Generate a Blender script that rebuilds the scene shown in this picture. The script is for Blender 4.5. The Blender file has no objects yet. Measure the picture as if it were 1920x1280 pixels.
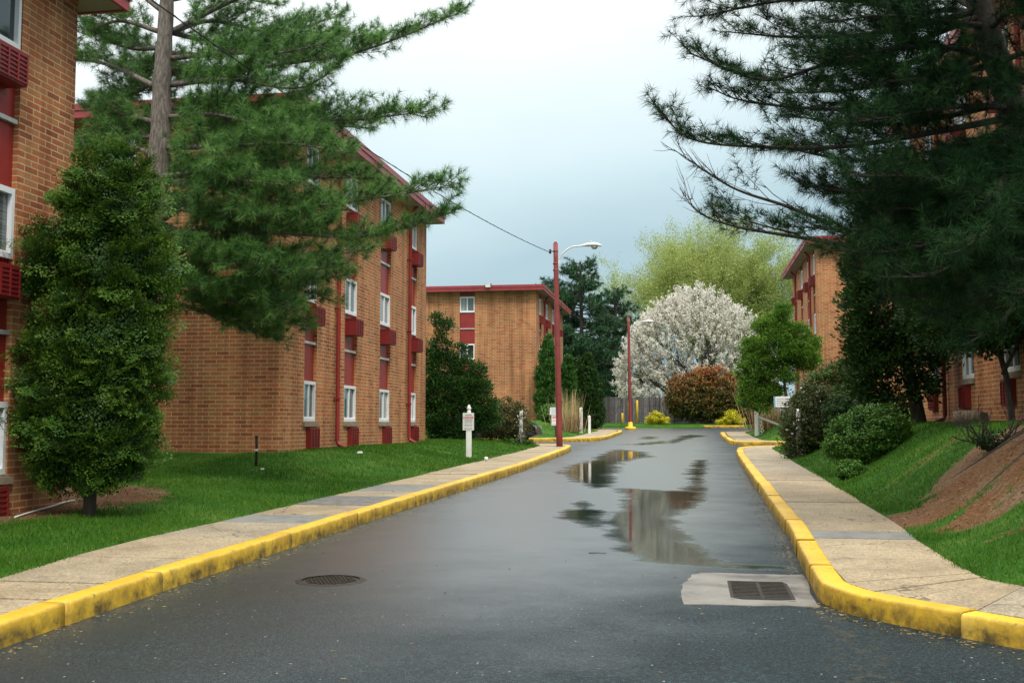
import bpy, math, random
import numpy as np
from mathutils import Vector
R = math.radians
rng = np.random.default_rng(7); random.seed(7)
sc = bpy.context.scene
col = sc.collection

# ------------------------------------------------------------------ camera model (used to survey points of the place)
F = 2000.0; CX = 960; CY = 640; EYE = 1.5
PITCH = math.atan(155/F); YAW = math.atan(330/math.hypot(F, 155))
_sy, _cy, _sp, _cp = math.sin(YAW), math.cos(YAW), math.sin(PITCH), math.cos(PITCH)
FW = np.array([-_sy*_cp, _cy*_cp, _sp]); RT = np.array([_cy, _sy, 0.0]); UP = np.cross(RT, FW)
def at(px, py, y):
    d = FW*F + RT*(px-CX) - UP*(py-CY)
    return np.array([0, 0, EYE]) + d*(y/d[1])

# ------------------------------------------------------------------ mesh helpers
def new_obj(name, me, parent=None, mats=()):
    o = bpy.data.objects.new(name, me)
    col.objects.link(o)
    for m in (mats if isinstance(mats, (list, tuple)) else [mats]):
        me.materials.append(m)
    if parent is not None: o.parent = parent
    return o
def tag(o, label=None, cat=None, group=None, kind=None):
    if label: o['label'] = label
    if cat: o['category'] = cat
    if group: o['group'] = group
    if kind: o['kind'] = kind
    return o
def empty(name, loc=(0, 0, 0), label=None, cat=None, group=None):
    o = bpy.data.objects.new(name, None); col.objects.link(o); o.location = loc
    o.empty_display_size = 0.2
    return tag(o, label, cat, group)

def np_mesh(name, verts, facesets, midx=None, smooth=False):
    """verts (N,3); facesets list of int arrays (M,k)"""
    me = bpy.data.meshes.new(name)
    verts = np.asarray(verts, dtype=np.float32)
    me.vertices.add(len(verts)); me.vertices.foreach_set('co', verts.ravel())
    fs = [np.asarray(f, dtype=np.int32) for f in facesets if len(f)]
    loops = np.concatenate([f.ravel() for f in fs]) if fs else np.zeros(0, np.int32)
    tot = np.concatenate([np.full(len(f), f.shape[1], np.int32) for f in fs]) if fs else np.zeros(0, np.int32)
    start = np.concatenate([[0], np.cumsum(tot)[:-1]]).astype(np.int32)
    me.loops.add(len(loops)); me.loops.foreach_set('vertex_index', loops)
    me.polygons.add(len(tot)); me.polygons.foreach_set('loop_start', start)
    try: me.polygons.foreach_set('loop_total', tot)
    except Exception: pass
    if midx is not None: me.polygons.foreach_set('material_index', np.asarray(midx, np.int32))
    if smooth: me.polygons.foreach_set('use_smooth', np.ones(len(tot), bool))
    me.update(calc_edges=True)
    return me

class MB:
    """collects faces, then links them as one mesh"""
    def __init__(self): self.v = []; self.f = []; self.m = []; self.s = []
    def face(self, pts, m=0, s=False):
        i = len(self.v); self.v += [tuple(map(float, p)) for p in pts]
        self.f.append(tuple(range(i, i+len(pts)))); self.m.append(m); self.s.append(s)
    def box(self, a, b, m=0, skip=''):
        x0, y0, z0 = [min(p, q) for p, q in zip(a, b)]; x1, y1, z1 = [max(p, q) for p, q in zip(a, b)]
        i = len(self.v)
        self.v += [(x0,y0,z0),(x1,y0,z0),(x1,y1,z0),(x0,y1,z0),(x0,y0,z1),(x1,y0,z1),(x1,y1,z1),(x0,y1,z1)]
        for q in ((0,3,2,1),(4,5,6,7),(0,1,5,4),(1,2,6,5),(2,3,7,6),(3,0,4,7)):
            self.f.append(tuple(i+k for k in q)); self.m.append(m); self.s.append(False)
        return self
    def hexa(self, p8, m=0):
        i = len(self.v); self.v += [tuple(map(float, p)) for p in p8]
        for q in ((0,3,2,1),(4,5,6,7),(0,1,5,4),(1,2,6,5),(2,3,7,6),(3,0,4,7)):
            self.f.append(tuple(i+k for k in q)); self.m.append(m); self.s.append(False)
    def prism(self, poly, z0, z1, m=0):
        """poly list of (x,y), ccw; z may be function"""
        f0 = z0 if callable(z0) else (lambda x, y: z0); f1 = z1 if callable(z1) else (lambda x, y: z1)
        n = len(poly); i = len(self.v)
        self.v += [(x, y, f0(x, y)) for x, y in poly] + [(x, y, f1(x, y)) for x, y in poly]
        self.f.append(tuple(i+n+k for k in range(n))); self.m.append(m); self.s.append(False)
        self.f.append(tuple(i+n-1-k for k in range(n))); self.m.append(m); self.s.append(False)
        for k in range(n):
            l = (k+1) % n
            self.f.append((i+k, i+l, i+n+l, i+n+k)); self.m.append(m); self.s.append(False)
    def tube(self, pts, rad, n=8, m=0, cap=True):
        pts = [np.array(p, float) for p in pts]
        rad = [rad]*len(pts) if np.isscalar(rad) else list(rad)
        i = len(self.v); ref = None
        for k, p in enumerate(pts):
            t = pts[min(k+1, len(pts)-1)] - pts[max(k-1, 0)]; t = t/(np.linalg.norm(t)+1e-9)
            if ref is None: ref = np.array([0, 0, 1.]) if abs(t[2]) < .9 else np.array([1., 0, 0])
            a = ref - t*(ref@t); a /= np.linalg.norm(a)+1e-9; ref = a; b = np.cross(t, a)
            for j in range(n):
                w = 2*math.pi*j/n
                self.v.append(tuple(p + rad[k]*(a*math.cos(w)+b*math.sin(w))))
        for k in range(len(pts)-1):
            for j in range(n):
                l = (j+1) % n
                self.f.append((i+k*n+j, i+k*n+l, i+(k+1)*n+l, i+(k+1)*n+j)); self.m.append(m); self.s.append(True)
        if cap:
            self.f.append(tuple(i+j for j in range(n))[::-1]); self.m.append(m); self.s.append(False)
            e = i+(len(pts)-1)*n
            self.f.append(tuple(e+j for j in range(n))); self.m.append(m); self.s.append(False)
    def lathe(self, c, prof, n=16, m=0):
        self.tube([(c[0], c[1], c[2]+z) for r, z in prof], [max(r, 1e-4) for r, z in prof], n, m)
    def build(self, name, mats, parent=None):
        me = bpy.data.meshes.new(name)
        me.from_pydata(self.v, [], self.f)
        me.polygons.foreach_set('material_index', self.m)
        me.polygons.foreach_set('use_smooth', self.s)
        uv = me.uv_layers.new(name='UVMap')
        co = np.array(self.v); me.update()
        for p in me.polygons:
            n = p.normal; ax = max(range(3), key=lambda k: abs(n[k]))
            a, b = ((1, 2), (0, 2), (0, 1))[ax]
            for li in p.loop_indices:
                c = co[me.loops[li].vertex_index]; uv.data[li].uv = (c[a], c[b])
        return new_obj(name, me, parent, mats)

# ------------------------------------------------------------------ materials
def mat(name):
    m = bpy.data.materials.new(name); m.use_nodes = True
    nt = m.node_tree; b = nt.nodes['Principled BSDF']
    return m, nt, b
def N(nt, typ, **kw):
    n = nt.nodes.new(typ)
    for k, v in kw.items():
        if k in n.inputs: n.inputs[k].default_value = v
        else: setattr(n, k, v)
    return n
def ramp(nt, fac, stops, interp='LINEAR'):
    n = nt.nodes.new('ShaderNodeValToRGB'); e = n.color_ramp.elements; n.color_ramp.interpolation = interp
    while len(e) < len(stops): e.new(0.5)
    for k, (p, c) in enumerate(stops):
        e[k].position = p; e[k].color = (c[0], c[1], c[2], 1) if hasattr(c, '__len__') else (c, c, c, 1)
    nt.links.new(fac, n.inputs[0]); return n
def mix(nt, fac, a, b, blend='MIX'):
    n = nt.nodes.new('ShaderNodeMix'); n.data_type = 'RGBA'; n.blend_type = blend
    for s, x in ((n.inputs[0], fac), (n.inputs[6], a), (n.inputs[7], b)):
        if hasattr(x, 'links') or hasattr(x, 'is_linked'): nt.links.new(x, s)
        elif hasattr(x, '__len__'): s.default_value = (x[0], x[1], x[2], 1)
        else: s.default_value = x
    return n.outputs[2]
def math_(nt, op, a, b=None, clamp=False):
    n = nt.nodes.new('ShaderNodeMath'); n.operation = op; n.use_clamp = clamp
    for s, x in ((n.inputs[0], a), (n.inputs[1], b)):
        if x is None: continue
        if hasattr(x, 'is_linked'): nt.links.new(x, s)
        else: s.default_value = x
    return n.outputs[0]
def noise(nt, scale, detail=4, vec=None, rough=.55):
    n = N(nt, 'ShaderNodeTexNoise'); n.inputs['Scale'].default_value = scale; n.inputs['Detail'].default_value = detail
    n.inputs['Roughness'].default_value = rough
    if vec is not None: nt.links.new(vec, n.inputs['Vector'])
    return n.outputs['Fac']
def geo(nt): return nt.nodes.new('ShaderNodeNewGeometry').outputs['Position']
def bump(nt, b, h, strength=.3, dist=.01):
    n = N(nt, 'ShaderNodeBump'); n.inputs['Strength'].default_value = strength; n.inputs['Distance'].default_value = dist
    nt.links.new(h, n.inputs['Height']); nt.links.new(n.outputs[0], b.inputs['Normal']); return n

def simple(name, c, rough=.6, metal=0, var=.15, scale=6, spec=.5, bs=0):
    m, nt, b = mat(name); p = geo(nt)
    f = noise(nt, scale, 5, p)
    c2 = [x*(1-var*2) for x in c]; c3 = [min(1, x*(1+var)) for x in c]
    r = ramp(nt, f, [(.25, c2), (.5, c), (.8, c3)])
    nt.links.new(r.outputs[0], b.inputs['Base Color'])
    b.inputs['Roughness'].default_value = rough; b.inputs['Metallic'].default_value = metal
    b.inputs['Specular IOR Level'].default_value = spec
    if bs: bump(nt, b, noise(nt, scale*12, 3, p), bs, .01)
    return m

def brick_mat():
    m, nt, b = mat('brick')
    uv = N(nt, 'ShaderNodeUVMap').outputs[0]
    br = N(nt, 'ShaderNodeTexBrick'); nt.links.new(uv, br.inputs['Vector'])
    br.offset = .5
    for k, v in (('Scale', 1.0), ('Mortar Size', .0088), ('Mortar Smooth', .15), ('Brick Width', .285), ('Row Height', .086), ('Bias', 0.0)):
        br.inputs[k].default_value = v
    br.inputs['Color1'].default_value = (0, 0, 0, 1); br.inputs['Color2'].default_value = (1, 1, 1, 1); br.inputs['Mortar'].default_value = (.5, .5, .5, 1)
    rr = ramp(nt, br.outputs['Color'], [(0, (.31, .098, .044)), (.2, (.42, .142, .058)), (.45, (.48, .182, .076)), (.66, (.48, .212, .090)), (.82, (.40, .190, .080)), (1, (.50, .155, .064))])
    p = geo(nt)
    big = noise(nt, .7, 3, p)
    cvar = ramp(nt, big, [(.3, (.72, .68, .66)), (.7, (1.08, 1.05, 1.0))])
    c = mix(nt, 1.0, rr.outputs[0], cvar.outputs[0], 'MULTIPLY')
    fine = ramp(nt, noise(nt, 40, 3, p), [(.3, .8), (.7, 1.12)])
    c = mix(nt, 1.0, c, fine.outputs[0], 'MULTIPLY')
    mort = ramp(nt, noise(nt, 3, 4, p), [(.3, (.42, .31, .175)), (.7, (.56, .43, .255))])
    c = mix(nt, br.outputs['Fac'], c, mort.outputs[0])
    # vertical rain streaks and rising damp
    sx = N(nt, 'ShaderNodeMapping'); sx.inputs['Scale'].default_value = (3.5, .22, 1); nt.links.new(uv, sx.inputs['Vector'])
    st = ramp(nt, noise(nt, 1.0, 5, sx.outputs[0]), [(.36, (.66, .62, .60)), (.52, (.95, .95, .95)), (.66, (1.12, 1.11, 1.1))])
    c = mix(nt, .9, c, st.outputs[0], 'MULTIPLY')
    nt.links.new(c, b.inputs['Base Color'])
    b.inputs['Roughness'].default_value = .82; b.inputs['Specular IOR Level'].default_value = .25
    inv = math_(nt, 'SUBTRACT', 1.0, br.outputs['Fac'])
    h = math_(nt, 'ADD', inv, math_(nt, 'MULTIPLY', noise(nt, 70, 3, p), .35))
    bump(nt, b, h, .6, .008)
    return m

def painted(name, c, chip=(.2, .12, .08), rough=.45, amt=.62):
    m, nt, b = mat(name); p = geo(nt)
    f = noise(nt, 2.2, 4, p)
    r = ramp(nt, f, [(.3, [x*.78 for x in c]), (.55, c), (.75, [min(1, x*1.15) for x in c])])
    ch = ramp(nt, noise(nt, 14, 6, p, .65), [(amt, 0), (amt+.05, 1)])
    cc = mix(nt, ch.outputs[0], r.outputs[0], chip)
    nt.links.new(cc, b.inputs['Base Color']); b.inputs['Roughness'].default_value = rough
    bump(nt, b, noise(nt, 30, 4, p), .15, .004)
    return m

def kerb_mat():
    m, nt, b = mat('kerb_yellow'); p = geo(nt)
    f = noise(nt, 1.6, 5, p)
    r = ramp(nt, f, [(.25, (.52, .315, .02)), (.5, (.71, .445, .03)), (.75, (.78, .52, .06))])
    wear = ramp(nt, noise(nt, 9, 9, p, .78), [(.58, 0), (.62, 1)])
    c = mix(nt, math_(nt, 'MULTIPLY', wear.outputs[0], .8), r.outputs[0], (.23, .15, .05))
    dk = ramp(nt, noise(nt, 23, 6, p, .7), [(.69, 0), (.74, 1)])
    c = mix(nt, math_(nt, 'MULTIPLY', dk.outputs[0], .7), c, (.06, .05, .03))
    at_ = N(nt, 'ShaderNodeAttribute'); at_.attribute_name = 'low'
    lo = math_(nt, 'MULTIPLY', at_.outputs['Fac'], ramp(nt, noise(nt, 5, 6, p, .7), [(.33, 0), (.62, 1)]).outputs[0])
    c = mix(nt, math_(nt, 'MULTIPLY', lo, .95), c, (.07, .052, .025))
    nt.links.new(c, b.inputs['Base Color']); b.inputs['Roughness'].default_value = .55
    bump(nt, b, noise(nt, 35, 5, p), .4, .006)
    return m

def pave_mat():
    m, nt, b = mat('pavement_concrete'); p = geo(nt)
    rnd = N(nt, 'ShaderNodeNewGeometry').outputs['Random Per Island']
    base = ramp(nt, rnd, [(0, (.33, .265, .17)), (.5, (.39, .32, .21)), (1, (.35, .305, .225))])
    v = N(nt, 'ShaderNodeTexVoronoi'); v.inputs['Scale'].default_value = 60; nt.links.new(p, v.inputs['Vector'])
    sp = ramp(nt, v.outputs['Color'], [(.2, (.68, .68, .68)), (.6, (1, 1, 1)), (.9, (1.3, 1.28, 1.22))])
    c = mix(nt, 1, base.outputs[0], sp.outputs[0], 'MULTIPLY')
    st = ramp(nt, noise(nt, 1.3, 6, p, .6), [(.35, (.72, .7, .68)), (.6, (1.03, 1.02, 1))])
    c = mix(nt, 1, c, st.outputs[0], 'MULTIPLY')
    moss = ramp(nt, noise(nt, 2.1, 7, p, .7), [(.63, 0), (.70, 1)])
    c = mix(nt, math_(nt, 'MULTIPLY', moss.outputs[0], .65), c, (.09, .085, .04))
    # hairline cracks
    cv = N(nt, 'ShaderNodeTexVoronoi'); cv.feature = 'DISTANCE_TO_EDGE'; cv.inputs['Scale'].default_value = .45
    wob = N(nt, 'ShaderNodeTexNoise'); wob.inputs['Scale'].default_value = 3; wob.inputs['Detail'].default_value = 5
    nt.links.new(p, wob.inputs['Vector'])
    add = N(nt, 'ShaderNodeVectorMath'); add.operation = 'MULTIPLY_ADD'; add.inputs[1].default_value = (.55, .55, .55)
    nt.links.new(wob.outputs['Color'], add.inputs[0]); nt.links.new(p, add.inputs[2]); nt.links.new(add.outputs[0], cv.inputs['Vector'])
    cr = ramp(nt, cv.outputs['Distance'], [(.003, 1), (.007, 0)])
    crm = math_(nt, 'MULTIPLY', cr.outputs[0], ramp(nt, noise(nt, .5, 2, p), [(.48, 0), (.55, .8)]).outputs[0])
    c = mix(nt, crm, c, (.06, .05, .035))
    nt.links.new(c, b.inputs['Base Color']); b.inputs['Roughness'].default_value = .7
    bump(nt, b, v.outputs['Distance'], .3, .004)
    return m

def road_mat():
    m, nt, b = mat('road_asphalt'); p = geo(nt)
    v = N(nt, 'ShaderNodeTexVoronoi'); v.inputs['Scale'].default_value = 95; nt.links.new(p, v.inputs['Vector'])
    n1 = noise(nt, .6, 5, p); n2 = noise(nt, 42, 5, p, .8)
    base = ramp(nt, n1, [(.3, (.007, .0155, .0185)), (.7, (.014, .0255, .031))])  # bluish: the sky's reflection on the road is partly put into this colour
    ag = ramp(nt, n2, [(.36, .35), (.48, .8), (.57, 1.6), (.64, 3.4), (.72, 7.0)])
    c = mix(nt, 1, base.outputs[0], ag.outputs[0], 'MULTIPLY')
    spk = N(nt, 'ShaderNodeTexVoronoi'); spk.inputs['Scale'].default_value = 13; nt.links.new(p, spk.inputs['Vector'])
    s1 = math_(nt, 'LESS_THAN', spk.outputs['Distance'], .10)
    s2 = N(nt, 'ShaderNodeSeparateColor'); nt.links.new(spk.outputs['Color'], s2.inputs[0])
    s3 = math_(nt, 'GREATER_THAN', s2.outputs[0], .86)
    sm = math_(nt, 'MULTIPLY', s1, s3)
    pud = N(nt, 'ShaderNodeAttribute'); pud.attribute_name = 'puddle'
    wet = N(nt, 'ShaderNodeAttribute'); wet.attribute_name = 'damp'
    dirt = N(nt, 'ShaderNodeAttribute'); dirt.attribute_name = 'gutter'
    mp = N(nt, 'ShaderNodeMapping'); mp.inputs['Scale'].default_value = (.75, .9, 1); nt.links.new(p, mp.inputs['Vector'])
    nn = noise(nt, 1.7, 8, mp.outputs[0], .65)
    sg = math_(nt, 'ADD', pud.outputs['Fac'], math_(nt, 'MULTIPLY', math_(nt, 'SUBTRACT', nn, .5), 1.0))
    pm = math_(nt, 'MULTIPLY', ramp(nt, sg, [(.34, 0), (.50, .72), (.68, 1)]).outputs[0], .95)
    wd = math_(nt, 'ADD', wet.outputs['Fac'], math_(nt, 'MULTIPLY', math_(nt, 'SUBTRACT', noise(nt, 1.1, 7, mp.outputs[0], .68), .5), .7))
    wm = ramp(nt, wd, [(.12, 0), (.9, 1)]).outputs[0]
    c = mix(nt, math_(nt, 'MULTIPLY', sm, .8), c, (.42, .42, .38))
    gd = math_(nt, 'MULTIPLY', dirt.outputs['Fac'], ramp(nt, noise(nt, 9, 8, p, .75), [(.5, 0), (.62, 1)]).outputs[0])
    c = mix(nt, math_(nt, 'MULTIPLY', gd, .3), c, (.15, .11, .04))
    c = mix(nt, math_(nt, 'MULTIPLY', pm, .5), c, (.012, .013, .012))
    nt.links.new(c, b.inputs['Base Color'])
    r0 = mix(nt, wm, (.6,)*3, (.33,)*3)
    r0 = mix(nt, pm, r0, (.05,)*3)
    nt.links.new(r0, b.inputs['Roughness'])
    nt.links.new(mix(nt, wm, (.22,)*3, (.5,)*3), b.inputs['Specular IOR Level'])
    b.inputs['IOR'].default_value = 1.5; b.inputs['Coat IOR'].default_value = 1.5; b.inputs['Coat Roughness'].default_value = .38
    cw = math_(nt, 'MULTIPLY', wm, math_(nt, 'SUBTRACT', 1.0, pm)); nt.links.new(cw, b.inputs['Coat Weight'])
    hh = math_(nt, 'ADD', n2, math_(nt, 'MULTIPLY', v.outputs['Distance'], .6))
    bp = N(nt, 'ShaderNodeBump'); bp.inputs['Distance'].default_value = .006
    nt.links.new(hh, bp.inputs['Height'])
    st = mix(nt, wm, (.65,)*3, (.26,)*3)
    st = mix(nt, pm, st, (.0,)*3)
    nt.links.new(st, bp.inputs['Strength'])
    # standing water lies level whatever the fall of the road
    rp = N(nt, 'ShaderNodeTexNoise'); rp.inputs['Scale'].default_value = 5; nt.links.new(p, rp.inputs['Vector'])
    upv = N(nt, 'ShaderNodeCombineXYZ'); upv.inputs[2].default_value = 1
    mv = nt.nodes.new('ShaderNodeMix'); mv.data_type = 'VECTOR'
    nt.links.new(pm, mv.inputs[0]); nt.links.new(bp.outputs[0], mv.inputs[4]); nt.links.new(upv.outputs[0], mv.inputs[5])
    nt.links.new(mv.outputs[1], b.inputs['Normal']); nt.links.new(mv.outputs[1], b.inputs['Coat Normal'])
    return m

def ground_mat():
    m, nt, b = mat('ground_turf'); p = geo(nt)
    g1 = ramp(nt, noise(nt, 1.1, 6, p, .6), [(.3, (.020, .072, .006)), (.5, (.034, .115, .009)), (.68, (.075, .145, .02))])
    g2 = ramp(nt, noise(nt, 30, 4, p), [(.3, .55), (.7, 1.35)])
    c = mix(nt, 1, g1.outputs[0], g2.outputs[0], 'MULTIPLY')
    a = N(nt, 'ShaderNodeAttribute'); a.attribute_name = 'dirt'
    d1 = ramp(nt, noise(nt, 22, 6, p, .75), [(.3, (.075, .042, .024)), (.46, (.15, .092, .05)), (.6, (.23, .155, .088)), (.68, (.38, .29, .18))])
    d2 = ramp(nt, noise(nt, 1.3, 4, p), [(.4, (.92, .70, .55)), (.6, (1, 1, 1))])
    d = mix(nt, 1, d1.outputs[0], d2.outputs[0], 'MULTIPLY')
    mk = math_(nt, 'ADD', a.outputs['Fac'], math_(nt, 'MULTIPLY', math_(nt, 'SUBTRACT', noise(nt, 3.6, 9, p, .78), .5), 1.9))
    mk = ramp(nt, mk, [(.43, 0), (.57, 1)]).outputs[0]
    c = mix(nt, mk, c, d)
    nt.links.new(c, b.inputs['Base Color']); b.inputs['Roughness'].default_value = .9; b.inputs['Specular IOR Level'].default_value = .15
    bump(nt, b, noise(nt, 26, 6, p, .7), .7, .03)
    return m

def leaf_mat(name, cols, trans=.25, rough=.55, nscale=1.2, spec=.3, tuft=False):
    m, nt, b = mat(name)
    g = nt.nodes.new('ShaderNodeNewGeometry')
    n = noise(nt, nscale, 3, g.outputs['Position'])
    f = math_(nt, 'ADD', math_(nt, 'MULTIPLY', g.outputs['Random Per Island'], .6), math_(nt, 'MULTIPLY', math_(nt, 'SUBTRACT', n, .28), .9), True)
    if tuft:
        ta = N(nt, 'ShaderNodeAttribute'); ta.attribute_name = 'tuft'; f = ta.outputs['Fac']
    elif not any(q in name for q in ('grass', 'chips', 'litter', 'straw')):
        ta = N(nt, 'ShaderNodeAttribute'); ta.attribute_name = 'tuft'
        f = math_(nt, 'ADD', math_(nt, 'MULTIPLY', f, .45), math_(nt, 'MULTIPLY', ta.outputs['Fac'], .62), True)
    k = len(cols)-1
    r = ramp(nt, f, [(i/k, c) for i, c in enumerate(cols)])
    nt.links.new(r.outputs[0], b.inputs['Base Color']); b.inputs['Roughness'].default_value = rough
    b.inputs['Specular IOR Level'].default_value = spec
    if trans > 0:
        t = N(nt, 'ShaderNodeBsdfTranslucent'); nt.links.new(r.outputs[0], t.inputs[0])
        mx = N(nt, 'ShaderNodeMixShader'); mx.inputs[0].default_value = trans
        nt.links.new(b.outputs[0], mx.inputs[1]); nt.links.new(t.outputs[0], mx.inputs[2])
        nt.links.new(mx.outputs[0], nt.nodes['Material Output'].inputs[0])
    return m

def bark_mat(name, c1, c2, sc_=9):
    m, nt, b = mat(name); p = geo(nt)
    mp = N(nt, 'ShaderNodeMapping'); mp.inputs['Scale'].default_value = (1, 1, .22); nt.links.new(p, mp.inputs['Vector'])
    f = noise(nt, sc_*2.2, 7, mp.outputs[0], .7)
    r = ramp(nt, f, [(.3, c1), (.55, [(x+y)/2 for x, y in zip(c1, c2)]), (.75, c2)])
    nt.links.new(r.outputs[0], b.inputs['Base Color']); b.inputs['Roughness'].default_value = .9
    bump(nt, b, f, .8, .03)
    return m

def glass_mat(name, c, rough=.06):
    m, nt, b = mat(name)
    uv = N(nt, 'ShaderNodeUVMap').outputs[0]
    mp = N(nt, 'ShaderNodeMapping'); mp.inputs['Scale'].default_value = (16, .25, 1); nt.links.new(uv, mp.inputs['Vector'])
    if 'grey' in name: mp.inputs['Scale'].default_value = (.3, 34, 1)
    f = noise(nt, 1.0, 3, mp.outputs[0])
    r = ramp(nt, f, [(.35, [x*.4 for x in c]), (.65, c)])
    nt.links.new(r.outputs[0], b.inputs['Base Color'])
    b.inputs['Roughness'].default_value = rough; b.inputs['IOR'].default_value = 1.5
    b.inputs['Coat Weight'].default_value = .6; b.inputs['Coat Roughness'].default_value = .03
    return m

M = {}
M['brick'] = brick_mat()
M['red'] = painted('red_paint', (.255, .026, .022), (.16, .03, .025), .42, .70)
M['panel'] = painted('red_panel', (.26, .022, .018), (.16, .018, .016), .38, .78)
M['fascia'] = painted('red_fascia', (.30, .034, .042), (.36, .12, .12), .40, .74)
M['pole'] = painted('red_pole', (.235, .040, .036), (.10, .035, .03), .6, .58)
M['ac'] = painted('red_grille', (.19, .016, .016), (.28, .05, .05), .45, .74)
M['white'] = painted('white_paint', (.84, .85, .83), (.5, .5, .46), .5, .80)
M['frame'] = simple('white_frame', (.74, .76, .77), .4, 0, .05, 3)
M['bar'] = simple('grey_bar', (.48, .49, .47), .5, 0, .12, 5)
M['soffit'] = simple('soffit_grey', (.30, .27, .23), .8, 0, .12, 2)
M['sill'] = simple('stone_sill', (.27, .22, .16), .85, 0, .2, 8, .3, .3)
M['conc'] = simple('concrete', (.26, .245, .215), .75, 0, .22, 5, .4, .35)
M['roofing'] = simple('roof_felt', (.1, .1, .1), .9)
M['glassA'] = glass_mat('glass_dark', (.028, .042, .045))
M['glassB'] = glass_mat('glass_curtain', (.34, .36, .35), .1)
M['glassC'] = glass_mat('glass_teal', (.06, .15, .17))
M['glassD'] = glass_mat('glass_grey', (.16, .18, .18), .1)
M['metal'] = simple('grey_metal', (.45, .47, .47), .4, .6, .1)
M['iron'] = simple('cast_iron', (.055, .045, .036), .55, .7, .35, 30, .5, .5)
M['dark'] = simple('pit_shade_black', (.008, .008, .008), .9)
M['black'] = simple('black_metal', (.03, .03, .03), .5)
M['lampwhite'] = simple('lamp_white', (.66, .68, .66), .4, .1, .06)
M['yellow'] = kerb_mat()
M['yellowp'] = painted('yellow_paint', (.78, .50, .03), (.3, .2, .06), .5, .68)
M['pave'] = pave_mat()
M['patch'] = simple('asphalt_patch', (.165, .165, .155), .75, 0, .25, 7, .4, .4)
M['patch2'] = simple('blue_concrete_patch', (.20, .205, .19), .7, 0, .18, 5, .4, .3)
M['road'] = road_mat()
M['ground'] = ground_mat()
M['wood'] = bark_mat('weathered_wood', (.045, .043, .05), (.19, .18, .185), 6)
M['bark'] = bark_mat('pine_bark', (.025, .021, .018), (.30, .26, .22), 13)
M['barkd'] = bark_mat('dark_bark', (.018, .014, .012), (.085, .068, .055))
M['twig'] = simple('bare_twig', (.05, .036, .03), .9, 0, .3, 12)
M['twigg'] = simple('grey_twig', (.13, .11, .085), .9, 0, .3, 12)
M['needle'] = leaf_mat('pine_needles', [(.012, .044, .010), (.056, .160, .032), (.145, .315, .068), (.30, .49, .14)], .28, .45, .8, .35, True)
M['needle_shaded'] = leaf_mat('pine_needles_shaded', [(.003, .012, .005), (.010, .040, .013), (.026, .082, .022), (.07, .14, .04)], .16, .55, .8, .15, True)  # darker copy of the white pine needles, backlit shade put into the colour
M['needle_f'] = leaf_mat('far_pine_needles', [(.012, .045, .022), (.026, .078, .033), (.052, .13, .05), (.10, .20, .08)], .15, .5, .5, .3, True)
M['arb'] = leaf_mat('arborvitae_leaf', [(.010, .036, .005), (.030, .088, .009), (.066, .142, .014), (.14, .22, .025)], .22, .55, 2.2)
M['arb2'] = leaf_mat('dark_evergreen_leaf', [(.006, .024, .006), (.018, .058, .010), (.045, .098, .016)], .2, .55, 1.8)
M['arb3'] = leaf_mat('cedar_leaf', [(.014, .055, .009), (.034, .11, .016), (.07, .17, .028)], .22, .55, 1.4)
M['yew'] = leaf_mat('leafy_tree_leaf', [(.024, .072, .008), (.056, .145, .014), (.11, .22, .024), (.19, .31, .045)], .3, .5, .9)
M['bush'] = leaf_mat('bush_leaf', [(.016, .060, .008), (.048, .14, .014), (.115, .24, .034)], .22, .45, 2)
M['hedge'] = leaf_mat('brownish_hedge_leaf', [(.028, .040, .009), (.065, .078, .016), (.10, .09, .026), (.13, .08, .035)], .2, .6, 2)
M['vine'] = leaf_mat('vine_leaf', [(.03, .05, .012), (.09, .10, .03), (.13, .075, .03)], .2, .6, 2)
M['flower'] = leaf_mat('white_flower', [(.6, .58, .52), (.8, .78, .74)], .2, .7, 2)
M['blossom'] = leaf_mat('pear_blossom', [(.52, .49, .41), (.70, .67, .60), (.76, .73, .67), (.82, .80, .76)], .3, .7, .45)
M['newleaf'] = leaf_mat('pear_leaf', [(.10, .13, .04), (.20, .24, .09)], .3, .6, .6)
M['willow'] = leaf_mat('spring_leaf', [(.20, .25, .06), (.33, .40, .11), (.48, .54, .19)], .35, .6, .3)
M['photo_r'] = leaf_mat('photinia_red_leaf', [(.13, .04, .012), (.27, .085, .018), (.36, .15, .03)], .25, .4, 1)
M['photo_g'] = leaf_mat('photinia_green_leaf', [(.022, .038, .009), (.065, .085, .015), (.13, .11, .025)], .22, .4, 1)
M['gold'] = leaf_mat('golden_leaf', [(.30, .30, .012), (.55, .52, .022), (.72, .66, .05)], .3, .5, 3)
M['straw'] = leaf_mat('dry_straw', [(.26, .18, .075), (.46, .35, .18), (.62, .50, .30)], .25, .7, 3)
M['rustleaf'] = leaf_mat('dry_rust_leaf', [(.12, .05, .025), (.25, .12, .06)], .2, .7, 3)
M['grass'] = leaf_mat('grass_blade', [(.018, .070, .005), (.040, .128, .007), (.074, .185, .013), (.15, .23, .03)], .3, .5, .55, .2)
M['signwhite'] = simple('sign_white', (.70, .71, .70), .45, 0, .05)
M['signred'] = simple('sign_red', (.5, .03, .04), .5, 0, .05)
M['signtext'] = simple('sign_text_grey', (.2, .2, .22), .6, 0, .05)
M['signblue'] = simple('sign_blue', (.12, .33, .52), .5, 0, .05)
M['rust'] = simple('rusty_pipe', (.05, .028, .018), .8, .2, .4, 25)
M['carpaint'] = simple('car_dark_paint', (.014, .018, .017), .18, .3, .05)
M['tyre'] = simple('tyre_rubber', (.015, .015, .015), .8)
M['log'] = bark_mat('cut_log', (.07, .05, .035), (.28, .21, .14), 5)
M['litter'] = simple('white_litter', (.75, .75, .73), .6, 0, .05)
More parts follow.
